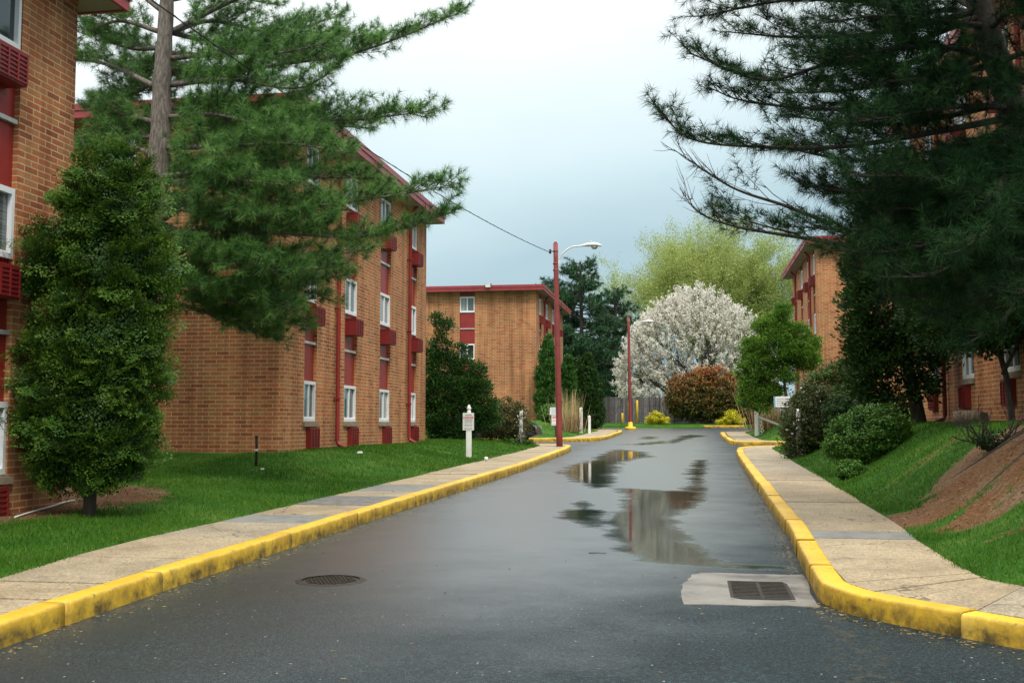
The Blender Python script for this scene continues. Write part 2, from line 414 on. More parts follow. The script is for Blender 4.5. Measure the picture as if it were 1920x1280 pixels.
M['needlelitter'] = leaf_mat('litter_straw', [(.14, .09, .03), (.28, .20, .07), (.22, .19, .06)], 0, .7, 3)

nt = M['wood'].node_tree; b_ = nt.nodes['Principled BSDF']; src = b_.inputs['Base Color'].links[0].from_socket
rr_ = ramp(nt, nt.nodes.new('ShaderNodeNewGeometry').outputs['Random Per Island'], [(0, (.45, .44, .46)), (.5, (.9, .9, .9)), (1, (1.5, 1.45, 1.38))])
nt.links.new(mix(nt, 1, src, rr_.outputs[0], 'MULTIPLY'), b_.inputs['Base Color'])
# ------------------------------------------------------------------ terrain
def g(y): return .0187*np.clip(np.asarray(y, float)-6, -20, 72)
def gz(x, y): return float(g(y))
K_L1 = [(-4.5,-9),(-4.53,3),(-4.54,7.7),(-4.5,10),(-4.35,15.3),(-4.2,19.7),(-3.97,26),(-3.95,31),(-3.95,35),(-4.0,37),(-4.2,38.2),(-4.7,38.9),(-5.6,39.25),(-24,39.6)]
K_L2 = [(-24,45.6),(-6.4,45.6),(-4.9,45.8),(-4.2,46.4),(-3.8,47.2),(-3.6,50),(-3.5,57),(-3.6,59.6),(-4.2,61.2),(-5.5,61.9),(-30,62.1)]
K_R1 = [(16,6.4),(6,6.4),(4,6.6),(3,6.98),(2.15,7.56),(1.54,8.19),(1.2,8.62),(1.04,9.1),(1.06,10),(1.18,13.3),(1.22,17.3),(1.31,25),(1.4,31),(1.5,34.5),(1.62,36.2),(2.0,37.5),(2.7,38.2),(3.6,38.5),(22,38.8)]
K_R2 = [(22,42.4),(3.6,42.3),(2.3,42.3),(1.8,42.6),(1.62,43.6),(1.55,50),(1.6,55.5),(2.2,57),(3.4,57.6),(30,58)]
LAWNS = [
 [(-5.6,-9),(-5.7,8.2),(-5.93,10.3),(-5.73,13.7),(-5.55,18.5),(-5.33,26),(-5.12,34),(-5.15,37.4),(-5.6,38.5),(-6.2,38.85),(-300,39.2),(-300,-9)],
 [(-300,45.95),(-6.2,45.95),(-5.4,46.7),(-5.05,48),(-4.85,58),(-5.0,60),(-6,61.5),(-300,61.6)],
 [(300,8.0),(7,8.0),(4.5,8.15),(3.3,8.45),(2.7,8.95),(2.42,9.4),(2.33,10.1),(2.48,14.8),(2.53,19.9),(2.62,30),(2.65,35.5),(2.9,37),(3.6,38.0),(300,38.4)],
 [(300,42.75),(3.9,42.75),(3.05,43.3),(2.85,45),(2.8,55),(3.2,56.6),(4,57.2),(300,57.5)],
 [(-300,73.2),(300,73.2),(300,600),(-300,600)],
]
def seg_dist(P, poly):
    d2 = np.full(len(P), 1e18); inside = np.zeros(len(P), bool); n = len(poly)
    for i in range(n):
        a = np.array(poly[i], float); b = np.array(poly[(i+1) % n], float); ab = b-a
        t = np.clip(((P-a)@ab)/(ab@ab+1e-12), 0, 1); q = a+t[:, None]*ab
        d2 = np.minimum(d2, ((P-q)**2).sum(1))
        c = ((a[1] > P[:, 1]) != (b[1] > P[:, 1]))
        xin = a[0]+(P[:, 1]-a[1])*(b[0]-a[0])/(b[1]-a[1]+1e-12)
        inside ^= c & (P[:, 0] < xin)
    d = np.sqrt(d2); return np.where(inside, d, -d)
def lawn_sd(P):
    s = np.full(len(P), -1e9)
    for L in LAWNS: s = np.maximum(s, seg_dist(P, L))
    return s
def S(t): t = np.clip(t, 0, 1); return t*t*(3-2*t)
def vnoise(x, y, s, seed=0):
    r = np.random.default_rng(seed); ph = r.uniform(0, 6.28, (6, 2)); k = r.normal(0, 1, (6, 2))*s
    o = 0
    for i in range(6): o = o+np.sin(x*k[i, 0]+y*k[i, 1]+ph[i, 0])
    return o/6
def terrain(x, y, sd=None):
    x = np.asarray(x, float); y = np.asarray(y, float)
    if sd is None: sd = lawn_sd(np.stack([x, y], 1))
    zp = g(y)+.165
    Wl = np.interp(y, [-10, 8, 12.4, 16, 19.6, 21.4, 33.6, 42, 50, 59, 75, 90], [.25, .3, .38, .52, .72, .9, .94, 1.15, 1.45, 1.75, 1.7, 1.6])
    Wr = np.interp(y, [-10, 8, 12, 14, 17, 29, 40, 48, 60, 75], [1.2, 1.25, 1.35, 1.45, 1.49, 1.52, 1.65, 2.15, 2.2, 1.7])
    far = y > 65
    W = np.where(x < -2, Wl, Wr); run = np.where(x < -2, 2.7, 2.35)
    W = np.where(far, zp+.08, W); W = np.maximum(W, zp+.02)
    z = zp+(W-zp)*S(sd/run)
    z = z+.02*vnoise(x, y, 2.2, 3)*np.clip(sd, 0, 1)+.035*vnoise(x, y, .9, 4)*np.clip(sd*.6, 0, 1)
    z = z+np.where(sd > 0, .012*S(sd/.06), 0)
    # low mound where the roots of the right-hand pine spread
    z = z+np.where(x > 0, .22*np.exp(-(((x-4.6)/1.3)**2+((y-13.4)/1.6)**2)), 0)
    out = g(y)-.15
    k = S((sd+.12)/.12)
    return np.where(sd >= 0, z, out*(1-k)+(zp-.012)*k)
def dirt_mask(x, y):
    d = np.zeros_like(x)
    def ell(cx, cy, a, b, ang, w=1.0):
        c, s = math.cos(R(ang)), math.sin(R(ang))
        u = ((x-cx)*c+(y-cy)*s)/a; v = (-(x-cx)*s+(y-cy)*c)/b
        return w*np.clip(1.45-(u*u+v*v)*.75, 0, 1)
    for e in ((-8.9,14.2,1.3,1.35,0), (-8.6,12.2,.8,1.9,0), (3.5,13.9,1.7,.62,24), (5.0,13.8,1.7,1.3,0), (2.7,13.6,.6,.7,20,.85), (4.6,15.3,1.5,.8,30), (3.9,12.4,1.1,.62,15), (3.2,10.9,.4,.25,0,.5), (3.6,17.6,.9,.22,30,.45)):
        d = np.maximum(d, ell(*e))
    return d

xs = np.unique(np.round(np.concatenate([np.linspace(-300,-40,8), np.linspace(-40,-14,14), np.linspace(-14,-9,21), np.arange(-9,-4.2,.1), np.arange(-4.2,1.8,.6), np.arange(1.8,6.6,.1), np.linspace(6.6,12,16), np.linspace(12,40,14), np.linspace(40,300,8)]), 3))
ys = np.unique(np.round(np.concatenate([np.arange(-9,4,.5), np.arange(4,28,.12), np.arange(28,64,.25), np.arange(64,72.8,.5), np.arange(72.8,74,.1), np.linspace(74,120,20), np.linspace(120,600,10)]), 3))
GX, GY = np.meshgrid(xs, ys); px_, py_ = GX.ravel(), GY.ravel()
sd_ = lawn_sd(np.stack([px_, py_], 1)); GZ = terrain(px_, py_, sd_)
nx, ny = len(xs), len(ys)
idx = np.arange(nx*ny).reshape(ny, nx)
quads = np.stack([idx[:-1,:-1], idx[:-1,1:], idx[1:,1:], idx[1:,:-1]], -1).reshape(-1, 4)
me = np_mesh('ground', np.stack([px_, py_, GZ], 1), [quads], smooth=True)
a = me.attributes.new('dirt', 'FLOAT', 'POINT'); a.data.foreach_set('value', dirt_mask(px_, py_).astype(np.float32))
o = new_obj('ground', me, None, M['ground']); tag(o, 'grassy ground with bare soil patches rising from both pavements', 'ground', None, 'structure')
def hz(x, y): return float(terrain(np.array([x]), np.array([y]))[0])

# road sheet with damp and puddle map
PUD = [
 [(-3.0,25.3),(-3.0,28.2),(-2.65,31.6),(-2.75,36),(-2.38,38.5),(-1.5,36.5),(-1.1,33.5),(-1.86,30.2),(-1.69,24.5),(-1.47,22),(-1.7,20.4),(-2.1,21.5)],
 [(-1.5,20.9),(-.5,20.2),(-.02,20.3),(.0,24.8),(.22,31.3),(.5,31.4),(.36,24.8),(.3,19.1),(.1,17.1),(-.18,15.9),(-.17,14.5),(-.05,13.3),(.18,12.2),(.3,10.8),(-.23,11.0),(-.62,11.2),(-.9,12.96),(-1.1,14.7),(-1.0,17),(-1.05,18.9)],
 [(-1.75,17.9),(-1.2,15.8),(-1.1,14),(-1.45,14.6),(-1.85,15.3)],
 [(-.6,44),(-.2,48.5),(.15,52),(.7,53.5),(.75,55.5),(.1,57),(-.3,55),(-.5,50),(-.9,46)],
 [(-2.6,43),(-1.9,42.4),(-1.0,44),(-.9,47.5),(-1.4,47),(-1.7,44.6)],
 [(-2.2,50),(-1.7,49.5),(-1.4,53),(-2.0,54)],
 [(.2,10.9),(1.0,10.75),(1.0,11.0),(.2,11.1)],
]
rx = np.unique(np.concatenate([np.linspace(-60,-6,10), np.arange(-6,3,.1), np.linspace(3,60,12)]))
ry = np.unique(np.concatenate([np.arange(-9,4,.8), np.arange(4,40,.12), np.arange(40,64,.25), np.linspace(64,73.6,12)]))
GX, GY = np.meshgrid(rx, ry); px_, py_ = GX.ravel(), GY.ravel(); P2 = np.stack([px_, py_], 1)
idx = np.arange(len(px_)).reshape(len(ry), len(rx))
quads = np.stack([idx[:-1,:-1], idx[:-1,1:], idx[1:,1:], idx[1:,:-1]], -1).reshape(-1, 4)
me = np_mesh('road', np.stack([px_, py_, g(py_)], 1), [quads], smooth=True)
pv = np.zeros(len(P2))
for q in PUD:
    s = seg_dist(P2, q); w = .22+.012*py_
    pv = np.maximum(pv, np.clip(.5+s/w*.5, 0, 1)*.9)
lf = np.interp(py_, [p[1] for p in K_L1[:9]], [p[0] for p in K_L1[:9]])
rf = np.interp(py_, [p[1] for p in K_R1[7:14]], [p[0] for p in K_R1[7:14]])
damp = np.interp(py_-1.25*np.clip(px_+1.2, -3, 2.5), [0, 5.5, 8, 10.5, 14, 60, 75], [.0, .12, .40, .70, .95, 1.0, .95])*np.interp(rf-px_, [0, .6, 1.5], [.25, .5, 1])*np.interp(px_-lf, [0, .4, 1.0], [.55, .8, 1])
gut = np.clip(1-np.minimum(np.abs(px_-lf), np.abs(rf-px_))/.28, 0, 1)*(py_ < 37)
gut = np.maximum(gut, np.clip(1-np.abs(seg_dist(P2, K_R1[1:8]+[(6,9)]))/.35, 0, 1)*(py_ < 9.3)*(px_ > 0.9))
for nm, val in (('puddle', pv), ('damp', damp), ('gutter', gut)):
    a = me.attributes.new(nm, 'FLOAT', 'POINT'); a.data.foreach_set('value', val.astype(np.float32))
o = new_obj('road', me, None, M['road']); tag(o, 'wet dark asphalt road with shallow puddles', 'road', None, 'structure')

# ------------------------------------------------------------------ kerbs
def resample(poly, step):
    P = np.array(poly, float); d = np.concatenate([[0], np.cumsum(np.linalg.norm(np.diff(P, axis=0), axis=1))])
    n = max(2, int(d[-1]/step)); t = np.linspace(0, d[-1], n)
    Q = np.stack([np.interp(t, d, P[:, k]) for k in (0, 1)], 1)
    for _ in range(2):
        Q[1:-1] = Q[:-2]*.25+Q[1:-1]*.5+Q[2:]*.25
    return Q, t
def kerb(name, poly, label, side, seed, joint=2.6):
    """side +1: kerb body lies to the left of the direction of travel"""
    Q, t = resample(poly, .12)
    T = np.gradient(Q, axis=0); T /= np.linalg.norm(T, axis=1)[:, None]; Nn = np.stack([-T[:, 1], T[:, 0]], 1)*side
    r = np.random.default_rng(seed); V = []; Fq = []; low = []; caps = []
    prof = [(-.004, -.12, 1), (0, .06, 1), (.003, .142, .42), (.010, .160, .62), (.024, .167, .22), (.06, .168, .0), (.186, .17, .0), (.200, .163, .3), (.201, -.05, 1)]
    i = 0
    while i < len(Q)-2:
        L = int(r.uniform(.55, 1.25)*joint/.12); j = min(i+L, len(Q)-1)
        if len(Q)-1-j < 6: j = len(Q)-1
        dz = r.normal(0, .003); dl0, dl1 = r.normal(0, .004, 2); tilt = r.normal(0, .004)
        b0 = len(V); m = j-i+1
        for k in range(i, j+1):
            u = (k-i)/max(1, m-1)
            p = Q[k].copy()
            if k == i and i > 0: p = p+T[k]*.0010
            if k == j and j < len(Q)-1: p = p-T[k]*.0010
            for (off, z, lo) in prof:
                w = vnoise(np.array(p[0]), np.array(p[1]), 4, 11)*.008
                x, y = p+Nn[k]*(off+(dl0*(1-u)+dl1*u)+w*(off < .1))
                V.append((x, y, gz(x, p[1])+z+dz+tilt*(u-.5)*2+w*.4)); low.append(lo)
        n = len(prof)
        for k in range(m-1):
            for q in range(n-1):
                a_ = b0+k*n+q; Fq.append((a_, a_+1, a_+n+1, a_+n) if side < 0 else (a_, a_+n, a_+n+1, a_+1))
        caps.append(tuple(b0+q for q in range(n))); caps.append(tuple(b0+(m-1)*n+q for q in range(n))[::-1])
        i = j
    me = np_mesh(name, V, [np.array(Fq), np.array(caps)], smooth=False)
    a_ = me.attributes.new('low', 'FLOAT', 'POINT'); a_.data.foreach_set('value', np.array(low, np.float32))
    ob = new_obj(name, me, None, M['yellow']); tag(ob, label, 'kerb', None, 'structure'); return ob
kerb('kerb', K_L1, 'worn yellow kerb along the left side of the road', +1, 1)
kerb('kerb', K_L2, 'yellow kerb curving round the far left grass island', +1, 2)
kerb('kerb', K_R1, 'yellow kerb along the right side turning the near corner', -1, 5, 2.4)
kerb('kerb', K_R2, 'yellow kerb round the far right grass island', -1, 4)
kerb('kerb', [(1.0,73.1),(3.7,73.1)], 'short yellow kerb pieces below the red bush at the road end', +1, 6, 1.6)

# ------------------------------------------------------------------ pavements
def pavement(name, pairs, label, patches=(), step=1.5, dz=.160):
    mb = MB(); k = 0
    for (i0, o0), (i1, o1) in zip(pairs[:-1], pairs[1:]):
        i0, o0, i1, o1 = map(np.array, (i0, o0, i1, o1))
        L = np.linalg.norm((i1+o1)/2-(i0+o0)/2); n = max(1, round(L/step))
        for s in range(n):
            u0, u1 = s/n+.004/L*2, (s+1)/n-.004/L*2
            pts = [i0+(i1-i0)*u0, o0+(o1-o0)*u0, o0+(o1-o0)*u1, i0+(i1-i0)*u1]
            yc = sum(p[1] for p in pts)/4; xc = sum(p[0] for p in pts)/4
            m = 0
            for (ya, yb, mm) in patches:
                if ya <= yc <= yb: m = mm
            off = random.gauss(0, .0035)
            # subdivide along so that it follows the grade
            area = sum(pts[q][0]*pts[(q+1) % 4][1]-pts[(q+1) % 4][0]*pts[q][1] for q in range(4))
            if area < 0: pts = pts[::-1]
            mb.prism([tuple(p) for p in pts], lambda x, y: gz(x, y)+.02, lambda x, y: gz(x, y)+dz+off, m)
            k += 1
    mb2 = MB()
    o = mb.build(name, [M['pave'], M['patch'], M['patch2']]); tag(o, label, 'pavement', None, 'structure'); return o
def kin(poly, side, pt, off=.198):
    Q, t = resample(poly, .12); T = np.gradient(Q, axis=0); T /= np.linalg.norm(T, axis=1)[:, None]
    k = int(((Q-np.array(pt))**2).sum(1).argmin()); return (Q[k, 0]-T[k, 1]*side*off, Q[k, 1]+T[k, 0]*side*off)
def kx(poly, y, lo, hi):
    p = sorted([q for q in poly if lo <= q[1] <= hi], key=lambda q: q[1]); return float(np.interp(y, [q[1] for q in p], [q[0] for q in p]))
pl = []
for y in (-9, -3, 3, 7.0, 8.2, 9.6, 11.2, 12.7, 13.6, 15.0, 16.5, 17.5, 19, 20.6, 22, 23.5, 25, 28, 31, 34, 37.0):
    pl.append(((kx(K_L1, y, -9, 37)-.198, y), (kx(LAWNS[0], y, -9, 37.5)-.03, y)))
pl += [(kin(K_L1, 1, (-4.2,38.1)), (-5.35,38.0)), (kin(K_L1, 1, (-4.7,38.85)), (-5.7,38.62)), (kin(K_L1, 1, (-5.6,39.2)), (-6.2,38.9))]
pavement('pavement', pl, 'pale concrete pavement with grey patches along the left kerb', ((12.7,13.6,2), (15,16.5,1), (17.5,19,2)), 1.9)
pr = [(kin(K_R1, -1, (14,6.4)), (14,8.05)), (kin(K_R1, -1, (6,6.4)), (7,8.05)), (kin(K_R1, -1, (4,6.6)), (4.6,8.2)), (kin(K_R1, -1, (3,6.98)), (3.35,8.5)), (kin(K_R1, -1, (2.4,7.38)), (2.95,8.8)), (kin(K_R1, -1, (1.85,7.87)), (2.62,9.15)), (kin(K_R1, -1, (1.45,8.32)), (2.45,9.4)), (kin(K_R1, -1, (1.2,8.65)), (2.40,9.55)), (kin(K_R1, -1, (1.07,9.05)), (2.38,9.75))]
for y in (9.9, 10.6): pr.append(((kx(K_R1, y, 9, 35)+.198, y), (kx(LAWNS[2], y, 9, 36)+.03, y)))
for y in (12.1, 12.75, 14.4, 16.4, 18.6, 21, 23.5, 26, 28.5, 31, 33.5, 35): pr.append(((kx(K_R1, y, 9, 36.5)+.198, y), (kx(LAWNS[2], y, 9, 36)+.03, y)))
pr += [(kin(K_R1, -1, (1.62,36.2)), (2.95,36.9)), (kin(K_R1, -1, (2.2,37.8)), (3.4,37.9)), (kin(K_R1, -1, (3.6,38.5)), (4.2,38.1))]
pavement('pavement', pr, 'pale concrete pavement beside the grassy bank on the right', ((12.1,12.75,2),), 2.6)
pavement('pavement', [((-5.6,45.9), (-6.4,46.0)), ((-4.95,46.1), (-5.6,46.5)), ((-4.4,46.65), (-5.2,47.3)), ((-4.08,47.4), (-5.05,48.2)), ((-3.88,50), (-5.0,50.2)), ((-3.78,57), (-4.85,58)), ((-3.9,59.4), (-4.95,60)), ((-4.4,60.9), (-5.6,61.2))], 'concrete pavement on the far left island')
pavement('pavement', [((4.0,42.6), (4.0,42.8)), ((2.5,42.6), (3.2,43.2)), ((2.05,42.85), (2.95,43.9)), ((1.9,43.7), (2.88,45)), ((1.83,50), (2.85,50)), ((1.88,55.4), (2.85,55.4)), ((2.4,56.75), (3.2,56.6))], 'concrete pavement on the far right island')

# ------------------------------------------------------------------ drain, manhole
t = empty('storm_drain', (0.55, 9.6, 0), 'rectangular iron storm drain grate in a pale concrete apron by the near corner', 'storm drain')
def drain(parent):
    ox, oy = parent.location.x, parent.location.y
    zf = lambda dz: (lambda x, y: gz(x+ox, y+oy)+dz)
    out = [(-.63,-.74),(.45,-.76),(.50,.86),(-.45,.88),(-.54,.62),(-.62,.2)]
    x0, x1, y0, y1 = -.22, .30, -.55, .38
    ring = MB(); n = len(out)
    # apron as quads around the opening
    outer = np.concatenate([np.linspace(out[q], out[(q+1) % len(out)], 6)[:-1] for q in range(len(out))])
    jit = np.random.default_rng(3).normal(0, .014, outer.shape); outer = outer+jit
    def inner(p):
        return (min(max(p[0], x0), x1), min(max(p[1], y0), y1))
    inn = []
    for p in outer:
        c = np.array([(x0+x1)/2, (y0+y1)/2]); d = np.array(p)-c
        s = min((x1-x0)/2/max(abs(d[0]), 1e-6), (y1-y0)/2/max(abs(d[1]), 1e-6)); inn.append(tuple(c+d*s))
    for k in range(len(outer)):
        l = (k+1) % len(outer)
        top = [(*outer[k],), (*outer[l],), (*inn[l],), (*inn[k],)]
        z = zf(.007); z0 = zf(-.03); zi = zf(.016)
        ring.face([(p[0], p[1], (z if q < 2 else zi)(*p)) for q, p in enumerate(top)])
        ring.face([(outer[l][0], outer[l][1], z(*outer[l])), (outer[k][0], outer[k][1], z(*outer[k])), (outer[k][0], outer[k][1], z0(*outer[k])), (outer[l][0], outer[l][1], z0(*outer[l]))])
    ring.build('apron', M['conc_wet'], parent)
    pit_shade = MB(); zc = gz(0, oy)
    pit_shade.box((x0-.01, y0-.01, zc+.001), (x1+.01, y1+.01, zc+.0035)); pit_shade.build('pit_shade', M['dark'], parent)  # flat black plate, the darkness below the grate painted as colour
    gr = MB(); w = x1-x0
    zz = lambda y, d: gz(0, y+oy)+d
    nb = 13
    for k in range(nb):
        y = y0+.04+(y1-y0-.08)*k/(nb-1)
        gr.hexa([(x0+.02, y-.014, zz(y, .004)), (x1-.02, y-.014, zz(y, .004)), (x1-.02, y+.014, zz(y, .004)), (x0+.02, y+.014, zz(y, .004)), (x0+.02, y-.014, zz(y, .013)), (x1-.02, y-.014, zz(y, .013)), (x1-.02, y+.014, zz(y, .013)), (x0+.02, y+.014, zz(y, .013))])
    for xa in (x0, x1-.03, (x0+x1)/2-.012):
        gr.hexa([(xa, y0, zz(y0, .004)), (xa+.03, y0, zz(y0, .004)), (xa+.03, y1, zz(y1, .004)), (xa, y1, zz(y1, .004)), (xa, y0, zz(y0, .0125)), (xa+.03, y0, zz(y0, .0125)), (xa+.03, y1, zz(y1, .0125)), (xa, y1, zz(y1, .0125))])
    for ya in (y0-.02, y1-.01):
        gr.hexa([(x0, ya, zz(ya, .004)), (x1, ya, zz(ya, .004)), (x1, ya+.03, zz(ya, .004)), (x0, ya+.03, zz(ya, .004)), (x0, ya, zz(ya, .0145)), (x1, ya, zz(ya, .0145)), (x1, ya+.03, zz(ya, .0145)), (x0, ya+.03, zz(ya, .0145))])
    gr.build('grate', M['iron'], parent)
M['conc_wet'] = simple('apron_concrete', (.18, .17, .15), .55, 0, .42, 2.4, .5, .5)
drain(t)
t = empty('manhole_cover', (-3.26, 9.55, gz(0, 9.55)), 'round rusty iron manhole cover in the asphalt near the left kerb', 'manhole cover')
ring = MB()
for k in range(40):
    a0, a1 = 2*math.pi*k/40, 2*math.pi*(k+1)/40
    for (r0, r1, z0, z1) in ((.265, .305, .011, .006), (.305, .335, .006, -.002)):
        f = lambda r, a, z: (r*math.cos(a), r*math.sin(a), z+.0187*r*math.sin(a))
        ring.face([f(r0, a0, z0), f(r1, a0, z1), f(r1, a1, z1), f(r0, a1, z0)])
ring.build('rim', M['iron'], t)
lid = MB()
lid.face([(.258*math.cos(2*math.pi*k/40), .258*math.sin(2*math.pi*k/40), .003+.0187*.258*math.sin(2*math.pi*k/40)) for k in range(40)])
for i in range(-6, 7):
    for j in range(-6, 7):
        x, y = i*.038+(j % 2)*.019, j*.038
        if x*x+y*y < .235**2:
            z = .003+.0187*y; lid.box((x-.012, y-.012, z), (x+.012, y+.012, z+.008))
lid.build('lid', M['iron'], t)

# ------------------------------------------------------------------ buildings
def building(label, x0, s, y0, y1, W, sill, base, cols, pipes, near_end=(), ac=True, acs=None, vents=(), seed=0):
    """three-storey brick block: facade at x=x0 facing s*x, strips of windows and red panels"""
    r = random.Random(seed)
    t = empty('apartment_building', (x0-s*W/2, (y0+y1)/2, base), label, 'building')
    ox, oy, oz = t.location
    soff = sill+6.58; wall = MB()
    def fx(a0, a1, z0, z1, d0, d1):     # box on the street facade
        return ((x0+s*d0-ox, a0-oy, z0-oz), (x0+s*d1-ox, a1-oy, z1-oz))
    def fy(a0, a1, z0, z1, d0, d1):     # box on the end facing the camera (a measured from the corner)
        return ((x0-s*a0-ox, y0-d0-oy, z0-oz), (x0-s*a1-ox, y0-d1-oy, z1-oz))
    zb = base-.7
    edges = [y0]+[e for c in sorted(cols) for e in c]+[y1]
    for k in range(0, len(edges), 2):
        wall.box(*fx(edges[k], edges[k+1], zb, soff, -.3, 0))
    for a, b in cols: wall.box(*fx(a, b, zb, sill-.12, -.3, -.004))
    e2 = [.3]+[e for c in sorted(near_end) for e in c]+[W-.3]
    for k in range(0, len(e2), 2): wall.box(*fy(e2[k], e2[k+1], zb, soff, -.3, 0))
    for a, b in near_end: wall.box(*fy(a, b, zb, sill-.12, -.3, -.004))
    wall.box((x0-s*.3-ox, y1-.3-oy, zb-oz), (x0-s*(W-.3)-ox, y1-oy, soff-oz))
    wall.box((x0-s*(W-.3)-ox, y0-oy, zb-oz), (x0-s*W-ox, y1-oy, soff-oz))
    wall.build('wall', M['brick'], t)
    ft = MB()
    ft.box((x0+s*.012-ox, y0-.012-oy, base-.6-oz), (x0-s*.2-ox, y1-oy, base-.04-oz)); ft.box((x0-s*.2-ox, y0-.012-oy, base-.6-oz), (x0-s*W-ox, y0+.1-oy, base-.04-oz))
    ft.build('plinth', M['conc'], t)
    # roof: soffit slab and two-step red fascia
    o_ = .5; rf = MB(); xa, xb = x0+s*o_, x0-s*(W+o_)
    rf.box((xa-s*.03-ox, y0-o_+.03-oy, soff-oz), (xb+s*.03-ox, y1+o_-.03-oy, soff+.05-oz), 1)
    rf.box((xa-s*.05-ox, y0-o_+.05-oy, soff+.05-oz), (xb+s*.05-ox, y1+o_-.05-oy, soff+.24-oz), 2)
    ro = rf.build('roof', [M['fascia'], M['soffit'], M['roofing']], t)
    fa = MB()
    for (th, za, zc) in ((.0, soff-.02, soff+.14), (.025, soff+.14, soff+.29)):
        fa.box((xa+s*th-ox, y0-o_-th-oy, za-oz), (xa-s*.05-ox, y1+o_+th-oy, zc-oz))
        fa.box((xb-s*th-ox, y0-o_-th-oy, za-oz), (xb+s*.05-ox, y1+o_+th-oy, zc-oz))
        fa.box((xa-s*.05-ox, y0-o_-th-oy, za-oz), (xb+s*.05-ox, y0-o_+.05-oy, zc-oz))
        fa.box((xa-s*.05-ox, y1+o_-.05-oy, za-oz), (xb+s*.05-ox, y1+o_+th-oy, zc-oz))
    nj = 5
    for k in range(1, nj):
        y = y0-o_+(y1-y0+2*o_)*k/nj
        fa.box((xa+s*.028-ox, y-.015-oy, soff-.022-oz), (xa-ox, y+.015-oy, soff+.292-oz))
    fa.build('fascia', M['fascia'], ro)
    gl = [M['frame'], M['glassA'], M['glassB'], M['glassC'], M['glassD']]
    def strip(fb, a, b, facade):
        w = b-a; rec = -.10
        for k in range(3):
            z = sill+2.7*k; zt = z+.9
            fr = MB(); bw = .055
            for q in ((a+.01, b-.01, z, z+.07), (a+.01, b-.01, zt-.075, zt), (a+.01, a+.01+bw, z+.07, zt-.075), (b-.01-bw, b-.01, z+.07, zt-.075)):
                fr.box(*fb(*q, rec, -.015))
            mid = (a+b)/2
            fr.box(*fb(mid-.028, mid+.028, z+.07, zt-.075, rec, -.03))
            fr.box(*fb(a+.01+bw, mid-.028, z+.07, z+.10, rec, -.045)); fr.box(*fb(mid+.028, b-.01-bw, z+.07, z+.10, rec, -.06))
            fw_ = fr.build('window', M['frame'], t)
            pn = MB(); ch = r.choice([(1, 2), (3, 1), (1, 3), (2, 2), (4, 1), (2, 4), (1, 4)])
            if k == 2 and not facade: ch = (4, 2)
            pn.box(*fb(a+.01+bw, mid-.028, z+.10, zt-.075, rec, -.062), m=ch[0]-1); pn.box(*fb(mid+.028, b-.01-bw, z+.10, zt-.075, rec, -.078), m=ch[1]-1)
            pn.build('pane', gl[1:], fw_)
            # panels up to the next window (or the soffit)
            if k < 2:
                zb2 = z+1.74
                pb = MB(); pb.box(*fb(a+.006, b-.006, zt, zb2, -.2, -.075)); pb.build('panel', M['panel'], t)
                pb = MB(); pb.box(*fb(a+.006, b-.006, zb2+.055, z+2.7, -.2, -.075)); pb.build('panel', M['panel'], t)
                bb = MB(); bb.box(*fb(a+.004, b-.004, zb2, zb2+.055, -.2, -.02)); bb.build('transom', M['bar'], t)
            else:
                pb = MB(); pb.box(*fb(a+.006, b-.006, zt, soff, -.2, -.09)); pb.build('panel', M['red'], t)
            if ac and facade:
                wd = .62
                if k == 0:
                    c = a+w*.62; z0, z1, dd = z-.62, z-.15, .085
                else:
                    c = a+w*.52; z0, z1, dd = z-.54, z-.13, .21
                bx = MB(); bx.box(*fb(c-wd/2, c+wd/2, z0, z1, -.07, dd))
                bx.box(*fb(c-wd/2-.012, c+wd/2+.012, z1-.02, z1+.008, -.06, dd+.012))
                ab = bx.build('air_conditioner', M['ac'], t)
                gg = MB()
                for q in range(7):
                    zz = z0+.035+(z1-z0-.07)*q/6
                    gg.box(*fb(c-wd/2+.03, c+wd/2-.03, zz-.010, zz+.010, dd, dd+.016))
                for q in range(4):
                    aa = c-wd/2+.03+(wd-.06)*q/3
                    gg.box(*fb(aa-.012, aa+.012, z0+.02, z1-.03, dd, dd+.022))
                gg.build('grille', M['ac'], ab)
        sl = MB(); sl.box(*fb(a-.06, b+.06, sill-.12, sill-.03, -.2, .05)); sl.box(*fb(a+.005, b-.005, sill-.03, sill, -.2, .0))
        sl.build('sill', M['sill'], t)
    for a, b in cols: strip(fx, a, b, True)
    for a, b in near_end: strip(fy, a, b, False)
    for y in pipes:
        pz = MB(); X = x0+s*.085-ox
        pz.tube([(X+s*.22, y-oy, soff+.0-oz), (X+s*.1, y-oy, soff-.12-oz), (X, y-oy, soff-.25-oz), (X, y-oy, base+.22-oz), (X+s*.03, y-oy, base+.12-oz), (X+s*.26, y-.08-oy, base+.03-oz)], .052, 10)
        for zz in (1.2, 3.4, 5.6): pz.box((x0-ox, y-.07-oy, base+zz-oz), (x0+s*.145-ox, y+.07-oy, base+zz+.03-oz))
        pz.build('downpipe', M['red'], t)
    for (xv, yv) in vents:
        vb = MB(); vb.box((xv-.17-ox, yv-.14-oy, soff+.29-oz), (xv+.17-ox, yv+.14-oy, soff+.36-oz)); vb.box((xv-.14-ox, yv-.2-oy, soff+.16-oz), (xv+.14-ox, yv+.02-oy, soff+.37-oz))
        vb.box((xv-.2-ox, yv-.21-oy, soff+.365-oz), (xv+.2-ox, yv+.16-oy, soff+.39-oz))
        vb.build('floodlight_box', M['lampwhite'], t)
    return t
CW = .88
def colsA(y0): return [(y0+1.22, y0+2.02), (y0+4.03, y0+5.03), (y0+7.1, y0+8.15), (y0+10.35, y0+11.15)]
